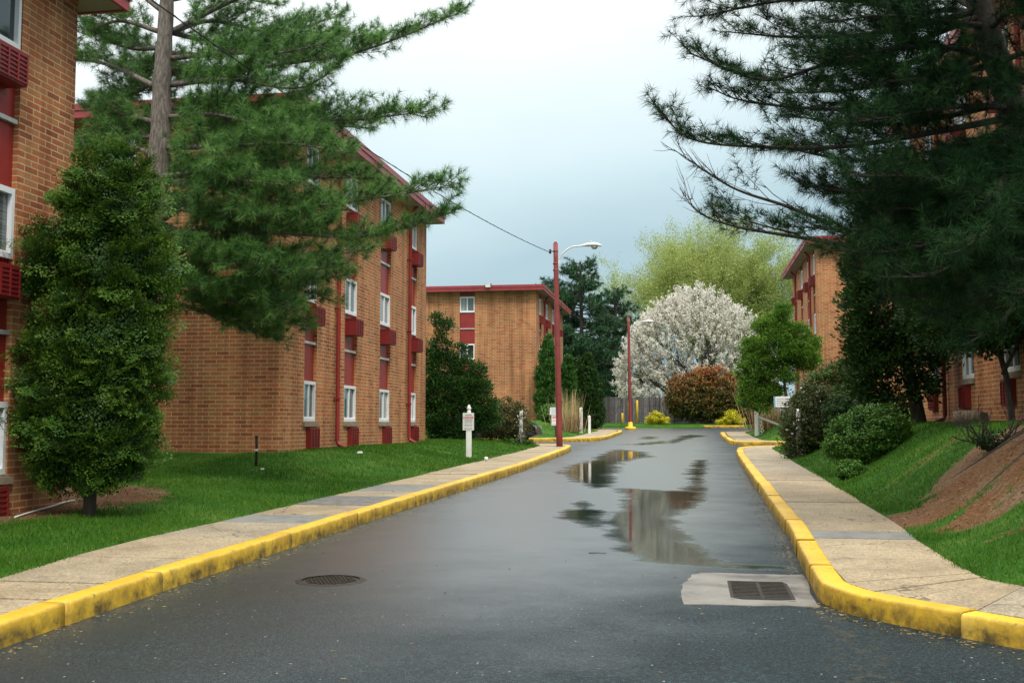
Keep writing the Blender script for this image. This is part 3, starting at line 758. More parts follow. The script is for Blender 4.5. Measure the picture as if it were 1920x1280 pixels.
building('three storey brick building behind the left pine and white sign post', -8.4, 1, 21.4, 33.75, 13, 1.57, .9, colsA(21.4), (24.7, 31.4), [(3.5, 4.38)], seed=3)
building('far brick building behind the tall red lamp pole', -8.4, 1, 59.4, 72.6, 14, 2.46, 1.75, [(y+38.2, z+38.2) for y, z in colsA(21.4)], (62.6, 69.5), [(3.53, 4.4)], vents=[(-11.05, 58.95)], seed=5)
building('near brick building cut off by the left edge, behind the clipped arborvitae', -8.4, 1, 1.0, 13.42, 13, .88, .36, [(2.2,3.1), (5.1,6.1), (8.2,9.2), (11.2, 12.2)], (4.2,), seed=8)
building('brick building on the right behind the leafy green tree', 5.7, -1, 48.4, 59.2, 13, 2.86, 2.15, [(49.1,49.8), (51.2,52.1), (54.2,55.1), (57.4,58.2)], (50.4, 57.0), seed=9)
building('near brick building on the right behind the dark pine', 5.8, -1, 16.3, 28.65, 13, 2.45, 1.5, [(17.3,18.1), (20.0,21.0), (23.1,24.1), (26.1,27.0)], (25.35, 19.2), seed=12)

# ------------------------------------------------------------------ vegetation tools
def unit(v): return v/(np.linalg.norm(v, axis=-1, keepdims=True)+1e-9)
def rand_unit(n): return unit(rng.normal(size=(n, 3)))
def needle_mesh(name, pos, dirs, per, ln, wd, spread=.85):
    n = len(pos); D = np.repeat(unit(dirs), per, 0); P = np.repeat(pos, per, 0)
    d = unit(D*.72+rand_unit(n*per)*spread)
    L = ln*rng.uniform(.65, 1.15, (n*per, 1))
    base = P-D*rng.uniform(0, .38, (n*per, 1))*ln
    side = unit(np.cross(d, rand_unit(n*per)))*wd*.5
    tip = base+d*L; tip[:, 2] -= .12*L[:, 0]
    V = np.stack([base-side, base+side, tip], 1).reshape(-1, 3)
    me = np_mesh(name, V, [np.arange(len(V)).reshape(-1, 3)])
    tv = np.repeat(np.clip(rng.normal(.47, .2, n), 0, .88), per); tv = np.stack([tv-.22, tv-.22, tv+.26], 1).ravel()  # random tone per tuft; gloss on tips and shade at bases put into colour
    a = me.attributes.new('tuft', 'FLOAT', 'POINT'); a.data.foreach_set('value', np.clip(tv, 0, 1).astype(np.float32))
    return me
def leaf_mesh(name, pos, nrm, size, aspect=.6, jit=.6, midx=None, along=None, tint=None):
    """each leaf a small four-cornered blade; nrm = the way its face looks, more or less"""
    n = len(pos); nn = unit(unit(nrm)+rand_unit(n)*jit)
    ax = unit(np.cross(nn, rand_unit(n))) if along is None else unit(along+rand_unit(n)*.5)
    bx = unit(np.cross(nn, ax)); L = size*rng.uniform(.6, 1.3, (n, 1)); w = L*aspect*.5
    c = nn*L*.12
    V = np.stack([pos, pos+ax*L*.5+bx*w+c, pos+ax*L, pos+ax*L*.5-bx*w+c], 1).reshape(-1, 3)
    me = np_mesh(name, V, [np.arange(len(V)).reshape(-1, 4)], midx=midx)
    if tint is None: tint = np.full(n, .5)
    a = me.attributes.new('tuft', 'FLOAT', 'POINT'); a.data.foreach_set('value', np.repeat(np.clip(tint, 0, 1), 4).astype(np.float32))
    return me
def clumps(ells, nclump, per, rc, flat=.75, shell=.16, plate=False):
    """leaf positions and outward directions, gathered in tufts over a set of ellipsoids (cx,cy,cz,rx,ry,rz)"""
    E = np.array(ells, float); w = (E[:, 3]*E[:, 5]+E[:, 3]*E[:, 4]); k = rng.choice(len(E), nclump, p=w/w.sum())
    u = rand_unit(nclump); rad = 1-np.abs(rng.normal(0, shell, (nclump, 1)))
    C = E[k, :3]+u*E[k, 3:]*rad
    out = unit(u/E[k, 3:])
    rcs = rc*rng.uniform(.55, 1.35, (nclump, 1))
    # leave out clumps buried deep in another ellipsoid
    keep = np.ones(nclump, bool)
    for e in E:
        q = (((C-e[:3])/e[3:])**2).sum(1); keep &= ~(q < .42)
    C, out, rcs = C[keep], out[keep], rcs[keep]; m = len(C)
    o = rng.normal(size=(m*per, 3))*.5; o = o/np.maximum(1, np.linalg.norm(o, axis=1, keepdims=True)); o[:, 2] *= flat
    if plate:
        pn = unit(np.cross(out, rand_unit(m))+rng.normal(0, .25, (m, 3))); pnr = np.repeat(pn, per, 0)
        o = o-pnr*(o*pnr).sum(1, keepdims=True)*.82
    P = np.repeat(C, per, 0)+o*np.repeat(rcs, per, 0)
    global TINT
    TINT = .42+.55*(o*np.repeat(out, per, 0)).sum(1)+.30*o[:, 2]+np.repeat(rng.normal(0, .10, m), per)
    if plate: return P, pnr
    return P, unit(np.repeat(out, per, 0)*.6+o*.9)
def smooth_path(pts, n=10):
    P = [np.array(p, float) for p in pts]
    P = [2*P[0]-P[1]]+P+[2*P[-1]-P[-2]]; out = []
    for i in range(1, len(P)-2):
        for t in np.linspace(0, 1, n, endpoint=False):
            a, b, c, d = P[i-1:i+3]
            out.append(.5*((2*b)+(-a+c)*t+(2*a-5*b+4*c-d)*t*t+(-a+3*b-3*c+d)*t**3))
    out.append(P[-2]); return np.array(out)
def shift(me_pts, org): return np.asarray(me_pts)-np.array(org)

def pine(label, base, trunk, trunk_r, limbs, cat='tree', group=None, nmat='needle', bmat='bark', per=24, nl=.115, nw=.0055, step=.062, bl=(1.05, .34), limb_r=.05, start=.2, tw=.068, tws=1.0, name='pine_tree', whorls=0):
    """limbs: list of (points, density, bare) - a limb path with side shoots, twigs and needle tufts"""
    t = empty(name, base, label, cat, group); org = np.array(base, float)
    tb = MB(); T = smooth_path(trunk, 8)-org
    wob = [trunk_r*(1-.62*k/(len(T)-1))*(1+.05*math.sin(k*1.9))+(.10*trunk_r*max(0, 1-k/3)) for k in range(len(T))]
    tb.tube(T, wob, 14)
    tb.build('trunk', M[bmat], t)
    wood = MB(); pos = []; drs = []
    for limb in limbs:
        pts = limb[0]; dens = limb[1] if len(limb) > 1 else 1; bare = limb[2] if len(limb) > 2 else False
        lr = limb[3] if len(limb) > 3 else limb_r
        Q = smooth_path(pts, 8)-org
        seg = np.concatenate([[0], np.cumsum(np.linalg.norm(np.diff(Q, axis=0), axis=1))]); Lt = seg[-1]
        wood.tube(Q, [lr*(1-.86*s/Lt) for s in seg], 7)
        s = Lt*start; sgn = 1
        while s < Lt:
            p = np.array([np.interp(s, seg, Q[:, k]) for k in range(3)]); p2 = np.array([np.interp(min(s+.1, Lt), seg, Q[:, k]) for k in range(3)]); p1 = np.array([np.interp(s-.1, seg, Q[:, k]) for k in range(3)])
            td = unit(p2-p1); lat = unit(np.cross(td, [0, 0, 1.])); u = s/Lt
            ramp_in = min(1, .45+(u-start)/.25)
            ln = (bl[0]+(bl[1]-bl[0])*u)*rng.uniform(.55, 1.2)*ramp_in
            d = unit(td*.85+lat*sgn*rng.uniform(.35, .95)+np.array([0, 0, rng.uniform(-.15, .42)])+rng.normal(0, .14, 3)); sgn = -sgn
            nb = 5; B = [p]; dd = d.copy()
            for k in range(nb):
                dd = unit(dd+np.array([0, 0, .08])+td*.05+rng.normal(0, .06, 3)); B.append(B[-1]+dd*ln/nb)
            wood.tube(B, [lr*.16*(1-.8*k/nb)+.0015 for k in range(nb+1)], 3, cap=False)
            B = np.array(B)
            if not bare or rng.random() < .12:
                nt_ = max(2, int(ln/tw*dens))
                v = .18+.82*(np.arange(nt_)+rng.random(nt_))/nt_; f = np.minimum(v*nb, nb-1e-3); i = f.astype(int)
                q = B[i]+(B[i+1]-B[i])*(f-i)[:, None]; bd = unit(B[i+1]-B[i])
                e = unit(bd*.75+rng.normal(0, .5, (nt_, 3))+np.array([0, 0, .38])); l2 = rng.uniform(.03, .30, (nt_, 1))*(.4+.6*ln/bl[0])*tws
                pos.append(q+e*l2); drs.append(e)
                kk = l2[:, 0] > .13*tws; pos.append((q+e*l2*.5)[kk]); drs.append(e[kk])
                pos.append(B[-1:]); drs.append(dd[None])
            else:
                for k in range(3):
                    i = rng.integers(1, nb); e = unit(unit(B[i]-B[i-1])+rng.normal(0, .5, 3)); l2 = rng.uniform(.12, .35)
                    wood.tube([B[i], B[i]+e*l2*.5, B[i]+e*l2+np.array([0, 0, .03])], [.004, .003, .0015], 4, cap=False)
            s += (step if not bare else .14)*rng.uniform(.7, 1.3)
        if not bare:
            pos.append(Q[-1]+rng.normal(0, .04, (4, 3))); drs.append(np.repeat(unit(Q[-1]-Q[-2])[None], 4, 0))
    wood.build('limbs', M['barkd'] if bmat == 'barkd' else M[bmat], t)
    pos, drs = np.concatenate(pos), np.concatenate(drs)
    me = needle_mesh('crown', pos, drs, per, nl, nw)
    new_obj('crown', me, t, M[nmat])
    return t

# ------------------------------------------------------------------ left white pine
def pth(*a): return [at(*p) for p in a]
LB = (-9.2, 16.4, hz(-9.2, 16.4)-.05)
tr = [LB, at(262, 640, 16.5), at(297, 310, 16.7), at(304, 150, 16.8), at(313, 0, 16.9), at(330, -330, 17.0)]
limbs = [
 (pth((316,62,16.9),(430,5,17.3),(600,-70,17.8)), 1.1),
 (pth((316,62,16.9),(400,40,17.9),(520,60,18.8),(640,30,19.5)), 1.1),
 (pth((314,160,16.9),(420,140,17.4),(520,122,17.9),(680,95,18.2),(868,22,18.5)), 1.35),
 (pth((314,100,17),(430,102,18),(560,72,18.8),(700,70,19)), 1.2),
 (pth((314,160,16.9),(430,150,16.2),(560,165,16.0),(640,120,16.2)), 1.2),
 (pth((313,278,16.7),(400,240,16.6),(480,212,16.6),(640,225,16.9),(812,208,17.2)), 1.4),
 (pth((313,278,16.7),(420,250,17.6),(560,235,18.2),(700,240,18.4)), 1.3),
 (pth((313,225,16.8),(350,224,17.4),(480,265,18.4),(640,268,18.8)), 1.2),
 (pth((313,278,16.7),(420,275,15.9),(540,270,15.5),(640,285,15.4)), 1.3),
 (pth((310,345,16.7),(400,350,16.1),(560,385,15.7),(700,372,15.6),(842,348,15.8)), 1.4),
 (pth((310,345,16.7),(420,330,16.6),(540,330,16.8),(690,335,17.2)), 1.2),
 (pth((308,410,16.6),(380,360,16.2),(440,318,15.9),(560,300,15.7)), 1.0),
 (pth((306,440,16.6),(420,430,16.0),(560,440,15.6),(700,440,15.7),(838,402,15.9)), 1.5),
 (pth((306,455,16.6),(420,470,16.6),(560,480,16.8),(690,470,17.2)), 1.3),
 (pth((305,480,16.6),(400,495,15.9),(520,510,15.6),(640,500,15.6)), 1.3),
 (pth((303,500,16.6),(400,540,16.6),(500,560,16.8),(600,560,17.1)), 1.4),
 (pth((303,520,16.6),(400,580,17.0),(480,600,17.3),(570,610,17.6)), 1.4),
 (pth((303,540,16.5),(420,560,17.5),(520,540,18.3),(600,530,18.8)), 1.2),
 (pth((303,520,16.6),(380,545,16.0),(470,560,15.8),(560,585,15.9)), 1.4),
 (pth((300,560,16.5),(400,590,16.5),(460,615,16.5),(520,632,16.6)), 1.3),
 (pth((290,162,16.8),(210,124,17.2),(140,110,17.6),(60,100,18)), 1.0),
 (pth((300,60,16.9),(220,40,17.1),(150,70,17.5)), 1.2),
 (pth((303,20,16.9),(230,-30,17.3),(160,0,17.8),(110,10,18)), 1.2),
 (pth((295,230,16.8),(230,215,17.5),(180,210,18.2)), 1.1),
 (pth((292,290,16.7),(220,270,17.4),(165,280,18.2)), 1.1),
 (pth((304,100,17),(300,130,18.5),(240,150,20)), 1.0),
 (pth((308,120,17),(350,150,18.6),(430,150,20.2)), 1.1),
 (pth((308,200,17),(370,210,18.4),(440,190,19.8)), 1.1),
 (pth((306,350,16.8),(370,400,18),(460,400,19.4)), 1.1),
 (pth((304,300,16.9),(330,330,18.2),(380,330,19.5)), 1.0),
 (pth((320,-60,17),(420,-90,17.2),(560,-110,17.4)), .9),
 (pth((318,-20,17),(400,-30,16.2),(520,-20,15.8)), 1.1),
 (pth((318,-60,17),(230,-100,17),(150,-60,17)), .9),
 (pth((318,0,17),(400,-10,18.6),(520,10,19.6)), 1.1),
 (pth((310,330,16.6),(380,325,15.9),(470,340,15.4),(560,350,15.2)), 1.3),
 (pth((308,380,16.6),(370,400,16.0),(450,410,15.6),(560,410,15.4)), 1.3),
 (pth((306,430,16.6),(360,470,16.0),(430,490,15.6),(500,500,15.4)), 1.3),
 (pth((304,470,16.6),(350,520,16.2),(420,560,16.0),(500,590,15.9)), 1.4),
 (pth((306,420,16.7),(420,470,17.4),(540,520,17.6),(640,520,17.4)), 1.3),
 (pth((316,110,16.9),(420,100,16.4),(520,100,16.2),(620,80,16.2)), 1.2),
 (pth((312,220,16.8),(400,215,16.2),(500,235,15.9),(580,225,15.9)), 1.2),
 (pth((316,60,17),(400,80,18),(520,95,18.6),(600,110,18.8)), 1.2),
 (pth((300,90,17),(240,90,17.6),(180,60,18)), 1.2),
 (pth((296,150,17),(240,180,18),(190,190,18.6)), 1.2),
 (pth((294,260,16.8),(250,250,17.6),(200,250,18)), 1.2),
 (pth((292,300,16.8),(320,330,17.6),(360,310,18.6)), 1.2),
]
pine('tall white pine with a bare grey trunk and long boughs sweeping over the left lawn', LB, tr, .24, limbs, per=24, nl=.165, nw=.0062, step=.072, tw=.085, bl=(1.15, .36), start=.12)

# ------------------------------------------------------------------ right white pine (close, seen from below)
RBx, RBy = 5.15, 14.0
RB = (RBx, RBy, hz(RBx, RBy)-.05)
tr = [RB, at(1975, 560, 14.0), at(1925, 290, 14.0), at(1885, 160, 14.0), at(1845, 40, 14.0), at(1790, -160, 14.1), at(1760, -420, 14.2)]
limbs = [
 (pth((1800,-130,14.1),(1620,-60,13.8),(1460,-50,13.7),(1310,-15,13.7)), 1.1),
 (pth((1825,-40,14),(1640,0,13.4),(1480,0,13.2),(1320,30,13.3)), 1.1),
 (pth((1840,20,14),(1660,60,13.9),(1500,70,14.2),(1360,60,14.6)), 1.0),
 (pth((1850,60,14),(1700,120,13.4),(1560,120,13.2),(1430,150,13.2),(1292,100,13.3)), 1.05),
 (pth((1870,120,14),(1720,150,14.6),(1580,170,15.2),(1450,175,15.5)), 1.0),
 (pth((1880,150,14),(1720,190,13.4),(1560,205,13.2),(1400,190,13.3),(1330,165,13.4)), 1.0),
 (pth((1892,190,14),(1740,225,14.4),(1600,235,14.7),(1480,215,15)), 1.0),
 (pth((1900,220,14),(1740,250,13.3),(1580,275,13.1),(1420,275,13.1),(1300,262,13.1),(1236,212,13.1)), 1.05),
 (pth((1905,240,14),(1750,285,14.5),(1600,300,14.9),(1460,275,15.2)), 1.0),
 (pth((1912,270,14),(1760,330,13.5),(1620,360,13.2),(1500,345,13.2)), 1.0),
 (pth((1915,285,14),(1800,330,12.9),(1680,330,12.4),(1580,330,12.3)), 1.1),
 (pth((1920,300,14),(1780,400,13.6),(1640,430,13.3),(1480,425,13.2)), 1.0),
 (pth((1920,300,14),(1800,430,12.9),(1680,470,12.5),(1560,470,12.4)), 1.2),
 (pth((1925,320,14),(1850,440,12.8),(1760,510,12.3),(1660,520,12.2)), 1.3),
 (pth((1930,340,14),(1880,460,13.3),(1800,540,12.9),(1700,560,12.8)), 1.3),
 (pth((1930,350,14),(1900,480,14.6),(1840,560,15),(1760,600,15.2)), 1.3),
 (pth((1940,400,14),(1930,500,13),(1880,600,12.5),(1820,640,12.4)), 1.2),
 (pth((1915,260,14),(1850,350,15),(1740,400,16),(1640,410,16.6)), 1.1),
 (pth((1900,220,14),(1960,260,13),(1990,330,12.4)), 1.0),
 (pth((1870,120,14),(1930,100,13.2),(1990,140,12.6)), 1.0),
 (pth((1850,60,14),(1900,20,13.4),(1960,40,12.8)), 1.2),
 (pth((1840,20,14),(1760,-10,15),(1660,10,16),(1560,-10,16.6)), 1.0),
 (pth((1820,-60,14),(1880,-80,13),(1940,-40,12.4)), 1.1),
 (pth((1820,-60,14),(1740,-90,15.2),(1600,-90,16)), 1.0),
 (pth((1915,270,14),(1880,330,12.6),(1860,420,11.8),(1800,470,11.4)), 1.3),
 (pth((1895,200,14),(1800,200,13.2),(1700,215,12.8),(1600,230,12.7)), 1.2),
 (pth((1915,290,14),(1830,360,13.4),(1720,390,13.0),(1600,390,12.8)), 1.3),
 (pth((1870,110,14),(1780,90,13.4),(1680,90,13.0),(1580,110,12.9)), 1.2),
 (pth((1880,150,14),(1780,150,13.4),(1700,150,13),(1600,160,12.9)), 1.2),
 (pth((1850,50,14),(1760,40,13.4),(1660,30,13),(1560,40,12.9)), 1.2),
 (pth((1845,30,14),(1760,20,14.6),(1660,60,15.2),(1540,110,15.6)), 1.1),
 (pth((1920,300,14),(1860,400,13.4),(1760,450,13.2),(1640,480,13.2)), 1.3),
 (pth((1925,320,14),(1880,430,13.9),(1780,480,14),(1660,500,14.1)), 1.3),
 (pth((1835,-20,14),(1740,-20,13.5),(1620,-30,13.2),(1500,-10,13.1)), 1.1),
 (pth((1900,220,14),(1780,330,14.6),(1680,380,15),(1590,380,15.2)), 1.2),
 (pth((1905,240,14),(1760,350,14),(1640,360,14),(1540,365,14)), 1.2),
 (pth((1915,300,14),(1760,420,14.6),(1660,450,15),(1570,440,15.2)), 1.3),
 (pth((1920,320,14),(1800,470,14.6),(1700,500,15),(1600,500,15)), 1.3),
 (pth((1860,90,14),(1760,160,14.8),(1660,210,15.4),(1580,230,15.6)), 1.2),
 (pth((1840,30,14),(1740,70,13.6),(1640,110,13.5),(1540,150,13.6)), 1.2),
 (pth((1880,140,14),(1930,160,12.9),(1980,200,12.2)), 1.2),
 (pth((1910,260,14),(1890,330,12.7),(1850,380,12.0)), 1.2),
 (pth((1925,320,14),(1960,420,13.2),(1940,520,12.4),(1900,560,12)), 1.2),
 (pth((1560,420,13.3),(1470,385,13.2),(1370,350,13.1),(1264,281,13.1)), .6, True, .028),
 (pth((1600,462,13.2),(1480,442,13.1),(1380,425,13.0),(1310,398,13.0),(1274,352,13.0)), .6, True, .03),
 (pth((1500,440,13.1),(1420,420,13.1),(1350,398,13.1)), .9, False, .016),
]
for k, (xe, ye, h) in enumerate(((3.2,9.2,6.6),(4.6,8.4,7.0),(6.2,9.0,6.4),(3.0,11.0,7.2),(2.6,10.2,7.8),(5.2,10.0,7.6),(7.0,11.5,6.8),(3.8,7.8,7.6),(5.6,7.6,8.2),(2.4,12.2,8.2),(4.2,10.4,8.6))):
    b = np.array([4.6-.09*(h-3), 14.0, h-.5]); e = np.array([xe, ye, h+.5]); limbs.append(([b, (b+e)/2+np.array([0, 0, -.1]), e], .8))
pine('dark white pine leaning in from the right edge with dead twigs at its lower left', RB, tr, .25, limbs, nmat='needle_shaded', bmat='barkd', per=20, nl=.165, nw=.0058, step=.078, tw=.08, bl=(1.05, .36), start=.14)

# surface roots of that pine
rb = MB()
for (x1, y1, x2, y2, r_) in ((4.9,13.7,3.3,13.0,.05), (4.9,14.2,3.5,14.9,.06), (4.9,13.4,4.0,11.9,.05), (4.8,13.9,3.9,13.7,.06)):
    P = []
    for k in range(9):
        u = k/8; x, y = x1+(x2-x1)*u+.08*math.sin(5*u), y1+(y2-y1)*u+.07*math.sin(7*u+1)
        P.append((x, y, hz(x, y)+.012-.03*u))
    rb.tube(P, [r_*(1.15-u_/9) for u_ in range(9)], 7)
tag(rb.build('tree_root', M['barkd']), 'gnarled roots showing through the bare soil on the right bank', 'roots')

# ------------------------------------------------------------------ leafy shrubs and trees
def shrub(name, label, x, y, ells, nclump, per, rc, size, lm, cat='shrub', z=None, trunk=None, aspect=.6, jit=.7, bm='barkd', group=None, shell=.16, core=.22, along=None, mats=None, midf=None, plate=False):
    z = hz(x, y) if z is None else z
    t = empty(name, (x, y, z-.03), label, cat, group)
    P, Nr = clumps(ells, nclump, per, rc, shell=shell, plate=plate)
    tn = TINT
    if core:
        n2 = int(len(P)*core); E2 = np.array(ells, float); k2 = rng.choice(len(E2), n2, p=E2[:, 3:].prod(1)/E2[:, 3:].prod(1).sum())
        u2 = rand_unit(n2); P = np.concatenate([P, E2[k2, :3]+u2*E2[k2, 3:]*(.82*rng.random((n2, 1))**.45)]); Nr = np.concatenate([Nr, u2]); tn = np.concatenate([tn, np.full(n2, .05)])  # inner leaves take the darkest tint, painting the shade inside the crown
    mi = midf(P, Nr) if midf else None
    al = None
    if along == 'out': al = unit(Nr+np.array([0, 0, .5]))
    if along == 'up': al = unit(Nr*.5+np.array([0, 0, 1.]))
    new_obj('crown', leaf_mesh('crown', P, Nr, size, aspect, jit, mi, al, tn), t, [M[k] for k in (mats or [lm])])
    st = MB()
    E = np.array(ells)
    if trunk:
        for tp in trunk: st.tube(smooth_path(tp[0], 5), [tp[1]*(1-.6*k/(5*(len(tp[0])-1))) for k in range(5*(len(tp[0])-1)+1)], 8)
    else:
        for k in range(14):
            e = E[rng.integers(len(E))]; q = e[:3]+rand_unit(1)[0]*e[3:]*.8; b = np.array([rng.normal(0, .08), rng.normal(0, .08), -.1])
            st.tube(smooth_path([b, (b+q)/2+rng.normal(0, .06, 3), q], 4), [.02*(1-k2/10) for k2 in range(9)], 5)
    st.build('trunk' if trunk else 'stems', M[bm], t)
    return t

# clipped arborvitae by the near left building
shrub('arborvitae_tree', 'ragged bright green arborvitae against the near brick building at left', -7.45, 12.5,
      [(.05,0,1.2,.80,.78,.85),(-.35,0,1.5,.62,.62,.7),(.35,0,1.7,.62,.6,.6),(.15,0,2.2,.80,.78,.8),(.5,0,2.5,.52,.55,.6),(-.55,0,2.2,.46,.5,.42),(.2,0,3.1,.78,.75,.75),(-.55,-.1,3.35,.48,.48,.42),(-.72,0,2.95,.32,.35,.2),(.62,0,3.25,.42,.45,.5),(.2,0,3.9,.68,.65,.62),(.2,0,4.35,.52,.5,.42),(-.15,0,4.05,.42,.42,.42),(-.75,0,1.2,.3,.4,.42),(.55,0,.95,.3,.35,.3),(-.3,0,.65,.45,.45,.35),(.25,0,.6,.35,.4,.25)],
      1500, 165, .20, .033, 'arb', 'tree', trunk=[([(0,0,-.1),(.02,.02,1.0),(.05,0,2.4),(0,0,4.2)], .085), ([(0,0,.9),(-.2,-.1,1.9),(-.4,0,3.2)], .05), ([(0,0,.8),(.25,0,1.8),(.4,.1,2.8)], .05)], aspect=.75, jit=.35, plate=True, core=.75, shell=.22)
# evergreen at the far corner of the second building
shrub('evergreen_tree', 'irregular dark evergreen at the corner of the second brick building behind the sign post', -8.05, 36.2,
      [(0,0,.8,1.15,1.0,.9),(-.2,0,1.6,1.0,.9,.7),(.7,0,1.75,.62,.6,.4),(-.3,0,2.5,.6,.6,.55),(-.42,0,3.3,.32,.32,.42),(.88,0,2.3,.36,.36,.3),(-.9,0,2.7,.34,.36,.36),(.22,0,2.95,.26,.26,.3),(-1.1,0,1.6,.42,.5,.5),(1.05,-.1,1.15,.45,.5,.36),(-.3,0,3.95,.22,.22,.22),(-.55,0,4.15,.14,.14,.14),(.5,0,2.5,.3,.3,.3),(1.2,0,.7,.4,.5,.3)],
      800, 60, .24, .085, 'arb2', 'tree', trunk=[([(0,0,-.1),(0,0,1.5),(-.2,0,3.2)], .09)], aspect=.5, jit=.9, along='out', mats=['arb2', 'arb3'], midf=lambda P, Nr: (rng.random(len(P)) < .5).astype(int))
# shrub beside it
shrub('shrub', 'loose brownish green shrub beside the overgrown white post on the left', -6.45, 37.6,
      [(0,0,.75,.85,.75,.75),(-.45,0,.65,.6,.6,.65),(.4,0,.8,.55,.6,.6),(.1,0,1.2,.5,.5,.4)], 420, 42, .2, .075, 'hedge', aspect=.5, jit=1.0, shell=.3)
# arborvitae pair by the third building
ARB_E = [(0,0,1.1,.66,.66,1.2),(0,0,2.3,.6,.6,1.2),(0,0,3.3,.42,.42,1.0),(.05,0,4.0,.22,.22,.7)]
shrub('arborvitae_tree', 'narrow pointed arborvitae close beside the far brick building', -7.65, 58.6, ARB_E, 420, 40, .2, .14, 'arb3', 'tree', trunk=[([(0,0,-.1),(0,0,3.5)], .09)], aspect=.5, along='up', jit=.8)
shrub('arborvitae_tree', 'slim arborvitae hidden partly by the tall red lamp pole', -6.75, 60.5, [(a*.9,b,c*.86,d*.9,e*.9,f*.86) for a,b,c,d,e,f in ARB_E], 400, 40, .2, .14, 'arb3', 'tree', trunk=[([(0,0,-.1),(0,0,3.0)], .09)], aspect=.5, along='up', jit=.8)
shrub('arborvitae_tree', 'broad dark arborvitae just right of the tall red lamp pole', -6.0, 63.5, [(a,b,c*1.02,d*1.65,e*1.5,f*1.02) for a,b,c,d,e,f in ARB_E], 640, 42, .24, .15, 'arb2', 'tree', trunk=[([(0,0,-.1),(0,0,3.0)], .1)], aspect=.5, along='up', jit=.8)
shrub('shrub', 'small clipped green shrub behind the dark parked car', -6.9, 55.0, [(0,0,.5,.8,.6,.5),(.5,0,.4,.6,.5,.4)], 160, 40, .18, .09, 'bush')
# right-hand side
shrub('evergreen_tree', 'tall shaded arborvitae column in front of the right hand building corner', 4.55, 24.4,
      [(0,0,1.5,1.0,.95,1.0),(.0,0,2.6,1.05,1.0,1.2),(-.1,0,3.8,.9,.9,1.1),(.2,0,4.8,.7,.7,1.0),(-.55,0,3.6,.5,.5,.6),(-.45,0,2.0,.6,.6,.8),(.5,0,3.0,.6,.6,.9),(-.55,0,1.2,.55,.55,.6),(.1,0,5.5,.4,.4,.7)],
      900, 60, .26, .10, 'arb2', 'tree', trunk=[([(.45,0,-.1),(.3,0,.9),(.1,0,2.2),(0,0,4.2)], .17)], aspect=.5, along='out', jit=.9, shell=.2, mats=['arb2', 'rustleaf'], midf=lambda P, Nr: (rng.random(len(P)) < .006).astype(int))
shrub('evergreen_tree', 'wide shaded evergreen hanging over the red air conditioners at right', 5.0, 20.0,
      [(-.2,0,1.9,.9,.8,.55),(.3,0,2.2,.9,.8,.75),(-.3,0,2.9,.9,.8,.9),(.3,0,3.4,.9,.8,.9),(0,0,4.2,.7,.7,.8),(.75,-.2,2.6,.5,.6,.8),(.9,-.2,1.9,.4,.4,.5),(.1,0,1.65,.7,.6,.35),(1.1,-.4,3.0,.7,.6,.8),(1.0,-.4,3.9,.7,.6,.8),(-.8,0,3.3,.6,.6,.8),(1.1,-.4,2.2,.55,.5,.5),(-.75,0,2.4,.45,.5,.6)],
      1250, 60, .26, .085, 'arb2', 'tree', trunk=[([(.62,-.1,-.2),(.55,0,.9),(.2,0,2.2),(0,0,3.6)], .065), ([(.5,0,.9),(.7,-.4,1.7),(.1,-.6,2.7)], .035)], aspect=.5, along='out', jit=.9, shell=.22, mats=['arb2', 'rustleaf'], midf=lambda P, Nr: (rng.random(len(P)) < .012).astype(int))
shrub('shrub', 'rounded glossy green bush on the grassy bank beside the shaded arborvitae', 3.42, 21.5,
      [(0,0,.5,.74,.7,.55),(.2,0,.62,.55,.55,.5),(-.35,0,.38,.45,.5,.4),(.45,.1,.5,.4,.45,.45)], 420, 55, .15, .055, 'bush', jit=.8, aspect=.55)
shrub('shrub', 'small yellowish green shrub at the foot of the rounded bush', 2.95, 20.4, [(0,0,.14,.24,.22,.18)], 60, 40, .09, .05, 'bush', jit=.9)
shrub('hedge_bush', 'tall dark shrub spotted with white beside the right pavement', 3.1, 29.5,
      [(0,0,.8,.62,.7,.85),(.25,.2,1.25,.6,.65,.6),(-.2,-.1,.6,.45,.5,.6),(.5,.5,1.0,.6,.7,.9),(-.3,-.3,.25,.3,.4,.35)], 520, 45, .2, .07, 'hedge', jit=1.0, shell=.28, mats=['arb2', 'hedge', 'flower'], midf=lambda P, Nr: rng.choice(3, len(P), p=(.55, .436, .014)))
shrub('hedge_bush', 'olive green shrub in front of the right building end wall', 4.15, 33.0,
      [(0,0,1.0,.8,.9,1.0),(.5,.3,1.2,.7,.8,.9),(-.4,0,.8,.6,.6,.8),(.2,0,1.7,.5,.6,.45)], 420, 45, .22, .08, 'hedge', jit=1.0, shell=.28, mats=['hedge', 'bush'], midf=lambda P, Nr: (rng.random(len(P)) < .5).astype(int))
shrub('hedge_bush', 'dark low shrub under the shaded arborvitae column', 4.0, 26.5, [(0,0,.5,.8,.7,.55),(.6,.1,.55,.6,.6,.5)], 240, 45, .2, .075, 'arb2', jit=1.0, shell=.25)
